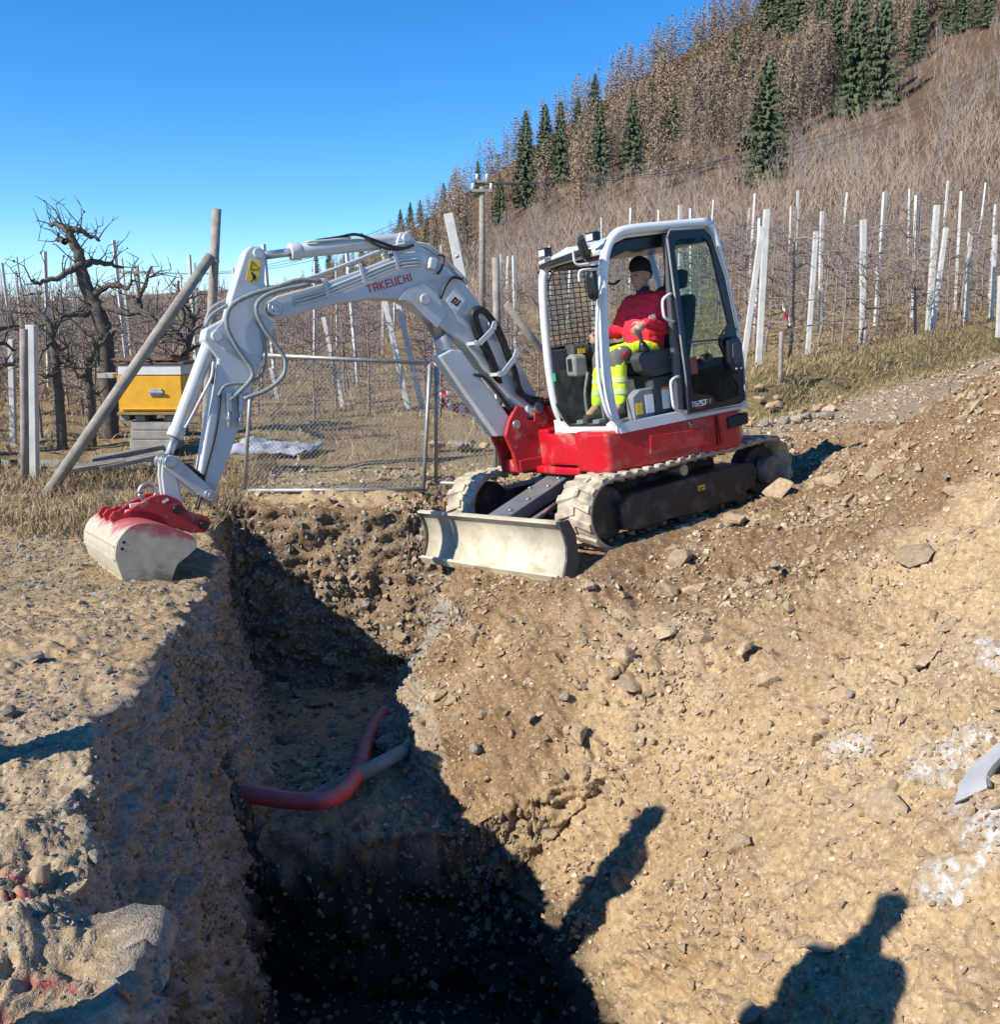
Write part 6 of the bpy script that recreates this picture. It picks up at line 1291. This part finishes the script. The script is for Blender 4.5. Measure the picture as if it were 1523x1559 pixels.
def pick(mask, n, k=1.0, clumpy=True):
    w = ar * mask * np.maximum(dd_, .5) ** (-k) * ((.15 + clump) if clumpy else 1.); w = np.where(okk, w, 0); return nrg.choice(len(w), n, replace=False, p=w / w.sum())
for i in pick(infr & ~isl & ~isw & (Y_ < 9.3), 120, .6): put_stone(rnd.choice(RT + RF + RF[:3]), P[i], dd_[i] * rnd.choice((12, 14, 16, 18, 22, 26, 32, 42, 54)) / 1500, GNF[i], 'loose tan stone lying on the dug slope right of the trench', 'loose stones on the dug slope', rnd.uniform(.1, .5))
for i in pick(infr & isl & (Y_ < 7), 36, .8): put_stone(rnd.choice(RG + RT[:4]), P[i], dd_[i] * rnd.choice((8, 9, 11, 13, 16, 20, 26)) / 1500, GNF[i], 'loose greyish stone lying on the trodden bank left of the trench', 'loose stones on the left bank', rnd.uniform(.1, .4))
for i in pick(infr & isw & (Y_ < 8.6), 34, .6): put_stone(rnd.choice(RG + RF), P[i], dd_[i] * rnd.choice((10, 12, 15, 18, 24, 30)) / 1500, GNF[i], 'stone sticking out of the torn trench wall', 'stones in the trench wall', rnd.uniform(.5, .9))
for i in pick(infr & (farw > .5), 36, .3): put_stone(rnd.choice(RG + RT + RD), P[i], dd_[i] * rnd.choice((9, 11, 13, 16, 20, 26)) / 1500, GNF[i], 'broken stone in the crumbling far end of the trench', 'stones in the far trench end', rnd.uniform(.3, .7))
inpit = infr & (Z_ < -1.2) & (steep < .4) & (Y_ > 5.8) & (Y_ < 8.8)
for i in pick(inpit, 20, .4, False): put_stone(rnd.choice(RG), P[i], dd_[i] * rnd.choice((12, 15, 18, 24, 30)) / 1500, GNF[i], 'grey rubble stone on the floor beside the red duct', 'rubble on the pit floor', rnd.uniform(.1, .4))
for k in range(34):                                        # pale rubble beyond the machine and the row behind the narrow gate
    if k < 22: u, v, Yv = rnd.uniform(1140, 1262), rnd.uniform(632, 672), None; Yv = 13.2 + (672 - v) / 40 * 1.6; lb = 'pale rubble stone heaped on the track behind the excavator'; gr = 'pale rubble behind the excavator'
    else: u, v, Yv = rnd.uniform(664, 740), 640, 13.6 + rnd.uniform(-.1, .1); lb = 'pale stone in the short row behind the narrow gate'; gr = 'stones behind the narrow gate'
    p = at(u, v, Yv); p.z = gz(p.x, p.y) + (.05 if k >= 22 else 0.) + 0.; put_stone(rnd.choice(RT + RG), p, rnd.uniform(.14, .30), (0, 0, 1), lb, gr, .1)
def scatter(name, idxs, sizes, mat, kinds, label, cat, sink=.15, P=None, N=None):
    if P is None:                                     # spread over the cell, not only on its corner
        i_ = np.minimum(idxs, len(GFLAT) - NC - 2); P = GFLAT[i_] + nrg.random((len(i_), 1)) * (GFLAT[i_ + NC] - GFLAT[i_]) + nrg.random((len(i_), 1)) * (GFLAT[i_ + 1] - GFLAT[i_]); N = GNF[i_]; idxs = np.arange(len(i_))
    pr = []
    for k in range(kinds):
        bm = bmesh.new(); r_ = random.Random(600 + k); e = (1, r_.uniform(.6, .95), r_.uniform(.35, .7))
        for i in range(9): d = Vector((r_.gauss(0, 1), r_.gauss(0, 1), r_.gauss(0, 1))).normalized(); bm.verts.new((d.x * e[0] * .5, d.y * e[1] * .5, d.z * e[2] * .5))
        r = bmesh.ops.convex_hull(bm, input=bm.verts); bmesh.ops.delete(bm, geom=[g for g in r['geom_interior'] if isinstance(g, bmesh.types.BMVert)], context='VERTS'); bmesh.ops.triangulate(bm, faces=bm.faces); bm.verts.ensure_lookup_table(); bm.verts.index_update()
        pr.append((np.array([v.co[:] for v in bm.verts]), np.array([[v.index for v in f.verts] for f in bm.faces], np.int32))); bm.free()
    V = []; F = []; off = 0; kk = nrg.integers(0, kinds, len(idxs))
    for k in range(kinds):
        sel = idxs[kk == k]; s = sizes[kk == k]; m = len(sel)
        if not m: continue
        v, f = pr[k]; n = N[sel] + nrg.normal(0, .35, (m, 3)); n /= np.linalg.norm(n, axis=1, keepdims=True); t = nrg.normal(0, 1, (m, 3)); t -= n * (t * n).sum(1, keepdims=True); t /= np.linalg.norm(t, axis=1, keepdims=True); b = np.cross(n, t)
        W_ = (v[None, :, 0:1] * t[:, None] + v[None, :, 1:2] * b[:, None] + v[None, :, 2:3] * n[:, None]) * s[:, None, None] + (P[sel] + N[sel] * (s * sink)[:, None])[:, None]
        V.append(W_.reshape(-1, 3)); F.append((f[None] + (np.arange(m) * len(v))[:, None, None] + off).reshape(-1, 3)); off += m * len(v)
    o = mesh_np(name, np.concatenate(V), np.concatenate(F), mat, False); return tag(o, label, cat, kind='stuff')
def gravel_mat(name, st):
    k = NT(name); k.color(k.ramp(k.noise(23, 2, .5), st)); k.b.inputs['Roughness'].default_value = .92; k.b.inputs['Specular IOR Level'].default_value = .2; return k.m
M_GRT = gravel_mat('tan_gravel', [(.30, (.20, .14, .085)), (.45, (.36, .27, .175)), (.58, (.48, .38, .26)), (.72, (.60, .52, .40))]); M_GRG = gravel_mat('grey_gravel', [(.30, (.13, .12, .10)), (.5, (.26, .235, .20)), (.72, (.46, .43, .38))])
i1 = pick(infr & ~isl & ~isw, 20000, 1.2); scatter('gravel', i1, dd_[i1] / 1500 * np.clip(nrg.lognormal(1.55, .55, len(i1)), 1.8, 18), M_GRT, 8, 'tan gravel and chips strewn over the dug slope', 'gravel', .05)
i2 = pick(infr & isl, 8000, 1.3); scatter('gravel', i2, dd_[i2] / 1500 * np.clip(nrg.lognormal(1.5, .5, len(i2)), 1.8, 15), M_GRG, 8, 'grey gravel and chips strewn over the left bank', 'gravel', .05)
i3 = pick(infr & isw, 11000, 1.1); scatter('gravel', i3, dd_[i3] / 1500 * np.clip(nrg.lognormal(1.85, .5, len(i3)), 2, 22), M_GRG, 8, 'grey gravel packed in the trench walls and floor', 'gravel', -.05)
lm_ = (lime > .3) & infr; i4 = pick(lm_, min(2500, int(lm_.sum() * .6)), 0., False); scatter('lime_crumbs', i4, dd_[i4] / 1500 * np.clip(nrg.lognormal(1.1, .4, len(i4)), 1.5, 7), vary('lime', (.55, .545, .52), .9, 0, 20, .15), 6, 'white lime crumbs lying in patches on the slope', 'lime', .1)
# ---- ducts in the trench
k = NT('red_duct'); sep = k.new('ShaderNodeSeparateXYZ'); geo = k.new('ShaderNodeNewGeometry'); k.ln(geo.outputs['Normal'], sep.inputs[0])
dustf = k.math('MULTIPLY', k.ramp(sep.outputs['Z'], [(.2, (0, 0, 0)), (.9, (1, 1, 1))]), k.ramp(k.noise(7, 5, .7), [(.35, (.1, .1, .1)), (.7, (.85, .85, .85))])); k.color(k.mix(dustf, k.ramp(k.noise(12, 4), [(.3, (.62, .07, .09)), (.7, (.76, .13, .15))]), (.42, .27, .22))); k.b.inputs['Roughness'].default_value = .6; M_DUCT = k.m
def duct(name, pts, r, mat, label, ribs):
    base = Vector(pts[0]); P = spline([Vector(p) - base for p in pts], 14 if ribs else 5)
    if ribs:
        L = [0.]
        for a, b in zip(P, P[1:]): L.append(L[-1] + (b - a).length)
        n = int(L[-1] / .011); Q_ = []; rr = []
        for i in range(n + 1):
            s = L[-1] * i / n; j = min(max(np.searchsorted(L, s) - 1, 0), len(P) - 2); t = (s - L[j]) / max(L[j + 1] - L[j], 1e-6); Q_.append(P[j].lerp(P[j + 1], t)); rr.append(r if i % 2 else r * .86)
        m = MB().tube(Q_, rr, 16, True)
    else: m = MB().tube(P, r, 16, True)
    o = m.build(name, mat); o.location = base; return tag(o, label, 'pipe')
def on(u, v, dz): return seen(u, v) + Vector((0, 0, dz))
e0 = on(388, 1218, .0); e1 = on(577, 1082, .035); m0 = at(452, 1219, e0.y - .05); m1 = at(508, 1214, e0.y + .02); m2 = at(543, 1178, e0.y * .72 + e1.y * .28); m3 = at(561, 1122, e0.y * .35 + e1.y * .65)
duct('corrugated_duct', [e0 + Vector((-.9, .30, .04)), e0 + Vector((-.12, .06, .005)), m0, m1, m2, m3, e1, e1 + Vector((.04, .45, -.22))], .058, M_DUCT, 'red corrugated cable duct bending across the open trench', True)
duct('cement_pipe', [at(330, 1282, 5.95), at(410, 1246, 6.05), at(500, 1204, 6.25), at(580, 1162, 6.45), at(618, 1142, 6.6)], .052, vary('dusty_grey_pipe', (.38, .345, .29), .9, 0, 12, .3, (.24, .20, .15), 8, .5, .75), 'dusty grey pipe running under the red corrugated duct', False)
# broken piece of a grey pipe on the slope
p = seen(1484, 1186); n = normal_at(p); n = (n + Vector((-.2, -.5, .3))).normalized(); v = []; f = []; nu, nv = 7, 9
def onpl(u, w, h):
    d = at(u, w, 1.) - Vector((0, 0, CAM_H)); q = p + n * (.03 + h); t = (q - Vector((0, 0, CAM_H))).dot(n) / d.dot(n); return Vector((0, 0, CAM_H)) + d * t - p
out = [(1453, 1222, 0), (1460, 1196, .004), (1472, 1175, .008), (1492, 1155, .010), (1516, 1134, .010), (1542, 1122, .008), (1534, 1150, .0), (1514, 1170, -.004), (1506, 1184, -.004), (1507, 1198, -.006)]
top = [onpl(*q) for q in out]; bot = [q - n * .016 for q in top]; k_ = len(top)
o = MB().add(top + bot, [tuple(range(k_)), tuple(reversed(range(k_, 2 * k_)))] + [(i, (i + 1) % k_, k_ + (i + 1) % k_, k_ + i) for i in range(k_)]).build('pipe_shard', vary('grey_shard', (.34, .355, .37), .55, 0, 6, .25, (.45, .40, .32), 14, .52, .8)); o.location = p
rim = [onpl(u, w, .006) for (u, w) in ((1508, 1199), (1507, 1184), (1516, 1168), (1537, 1146))]; MB().tube(spline(rim, 4), [.012] * 13, 8).build('broken_rim', vary('shard_rim', (.10, .10, .10), .6, 0, 20, .3), o)
tag(o, 'broken grey curved pipe shard lying between white lime patches', 'shard')
# ---- dry grass
def blades(name, P, N, h, w, mats_stops, label, cat, lean=.5, lay=None):
    m = len(P); d = np.stack([nrg.normal(0, lean, m), nrg.normal(0, lean, m), np.ones(m) if lay is None else np.full(m, lay)], 1); d /= np.linalg.norm(d, axis=1, keepdims=True); s = np.stack([nrg.normal(0, 1, m), nrg.normal(0, 1, m), np.zeros(m)], 1); s /= np.linalg.norm(s, axis=1, keepdims=True); s *= (w / 2)[:, None]
    bend = np.stack([nrg.normal(0, .35, m), nrg.normal(0, .35, m), -np.abs(nrg.normal(0, .25, m))], 1) * h[:, None]; md = P + d * (h * .55)[:, None]; tip = P + d * h[:, None] + bend * .6
    V = np.stack([P - s, P + s, md + s * .7, md - s * .7, tip], 1).reshape(-1, 3); b = np.arange(m)[:, None] * 5; F = np.concatenate([b + np.array([[0, 1, 2]]), b + np.array([[0, 2, 3]]), b + np.array([[3, 2, 4]])])
    k = NT(name + '_blades'); k.color(k.ramp(k.noise(5, 2, .6), mats_stops)); k.b.inputs['Roughness'].default_value = .8; k.b.inputs['Specular IOR Level'].default_value = .2
    return tag(mesh_np(name, V, F, k.m, False), label, cat, kind='stuff')
i5 = pick(infr & ~isl & (Y_ < 9.6), 3400, 1.); scatter('small_stones', i5, dd_[i5] / 1500 * np.clip(nrg.lognormal(2.5, .4, len(i5)), 8, 34), M_STA, 12, 'mixed smaller stones spread over the dug slope', 'stones', .08)
STRAW = [(.3, (.19, .13, .07)), (.5, (.34, .245, .135)), (.72, (.50, .39, .24))]; GREEN = [(.30, (.15, .125, .05)), (.46, (.32, .235, .12)), (.7, (.48, .37, .22))]
gi = pick(okk & (pu > -150) & (pu < 420) & (Y_ > 8.6) & (X_ < -2.7) & (Y_ < 12.2), 9000, 0.); blades('dry_grass', GFLAT[gi], None, nrg.uniform(.06, .30, len(gi)), nrg.uniform(.005, .012, len(gi)), STRAW, 'dry straw coloured grass along the left orchard edge', 'grass', .55)
gi = pick(infr & isl & (Y_ > 5.2), 9000, .5); blades('straw_litter', GFLAT[gi] + np.array([0, 0, .008]), None, nrg.uniform(.03, .11, len(gi)), nrg.uniform(.003, .007, len(gi)), STRAW, 'trodden straw and dead grass on the left bank', 'straw', 1., .12)
def far_pts(n, cond, xr, yr):
    x = nrg.uniform(*xr, n * 6); y = nrg.uniform(*yr, n * 6); k = cond(x, y); x, y = x[k][:n], y[k][:n]; return np.stack([x, y, far_z(x, y) - .02], 1)
sb = lambda x, y: -.68 * x + .73 * y
Pp = far_pts(16000, lambda x, y: (sb(x, y) > 7.35) & (sb(x, y) < 9.2) & (x > 2.6) & (fbm(np.stack([x, y, x * 0], 1) * .8, 2, 91) > -.35), (2.6, 13), (12.5, 24)); blades('bank_grass', Pp, None, nrg.uniform(.05, .20, len(Pp)), nrg.uniform(.008, .018, len(Pp)), GREEN, 'rough half green grass on the bank below the orchard', 'grass', .6)
Pp = far_pts(22000, lambda x, y: ((sb(x, y) > 8.8) | (x < 2.2)) & (np.abs(x / y) < .62) & (y > 12.2), (-15, 17), (12.2, 34)); blades('orchard_grass', Pp, None, nrg.uniform(.06, .26, len(Pp)), nrg.uniform(.012, .026, len(Pp)), STRAW, 'dead grass between the orchard rows', 'grass', .6)

Pp = far_pts(2600, lambda x, y: (sb(x, y) < 7.6) & (x > 1.2) & (x < y * .62), (1.2, 11), (12.3, 20)); scatter('track_gravel', np.arange(len(Pp)), nrg.lognormal(-3.1, .5, len(Pp)), M_GRT, 8, 'loose gravel on the farm track behind the machine', 'gravel', .2, Pp + np.array([0, 0, .02]), np.tile([0, 0, 1.], (len(Pp), 1)))
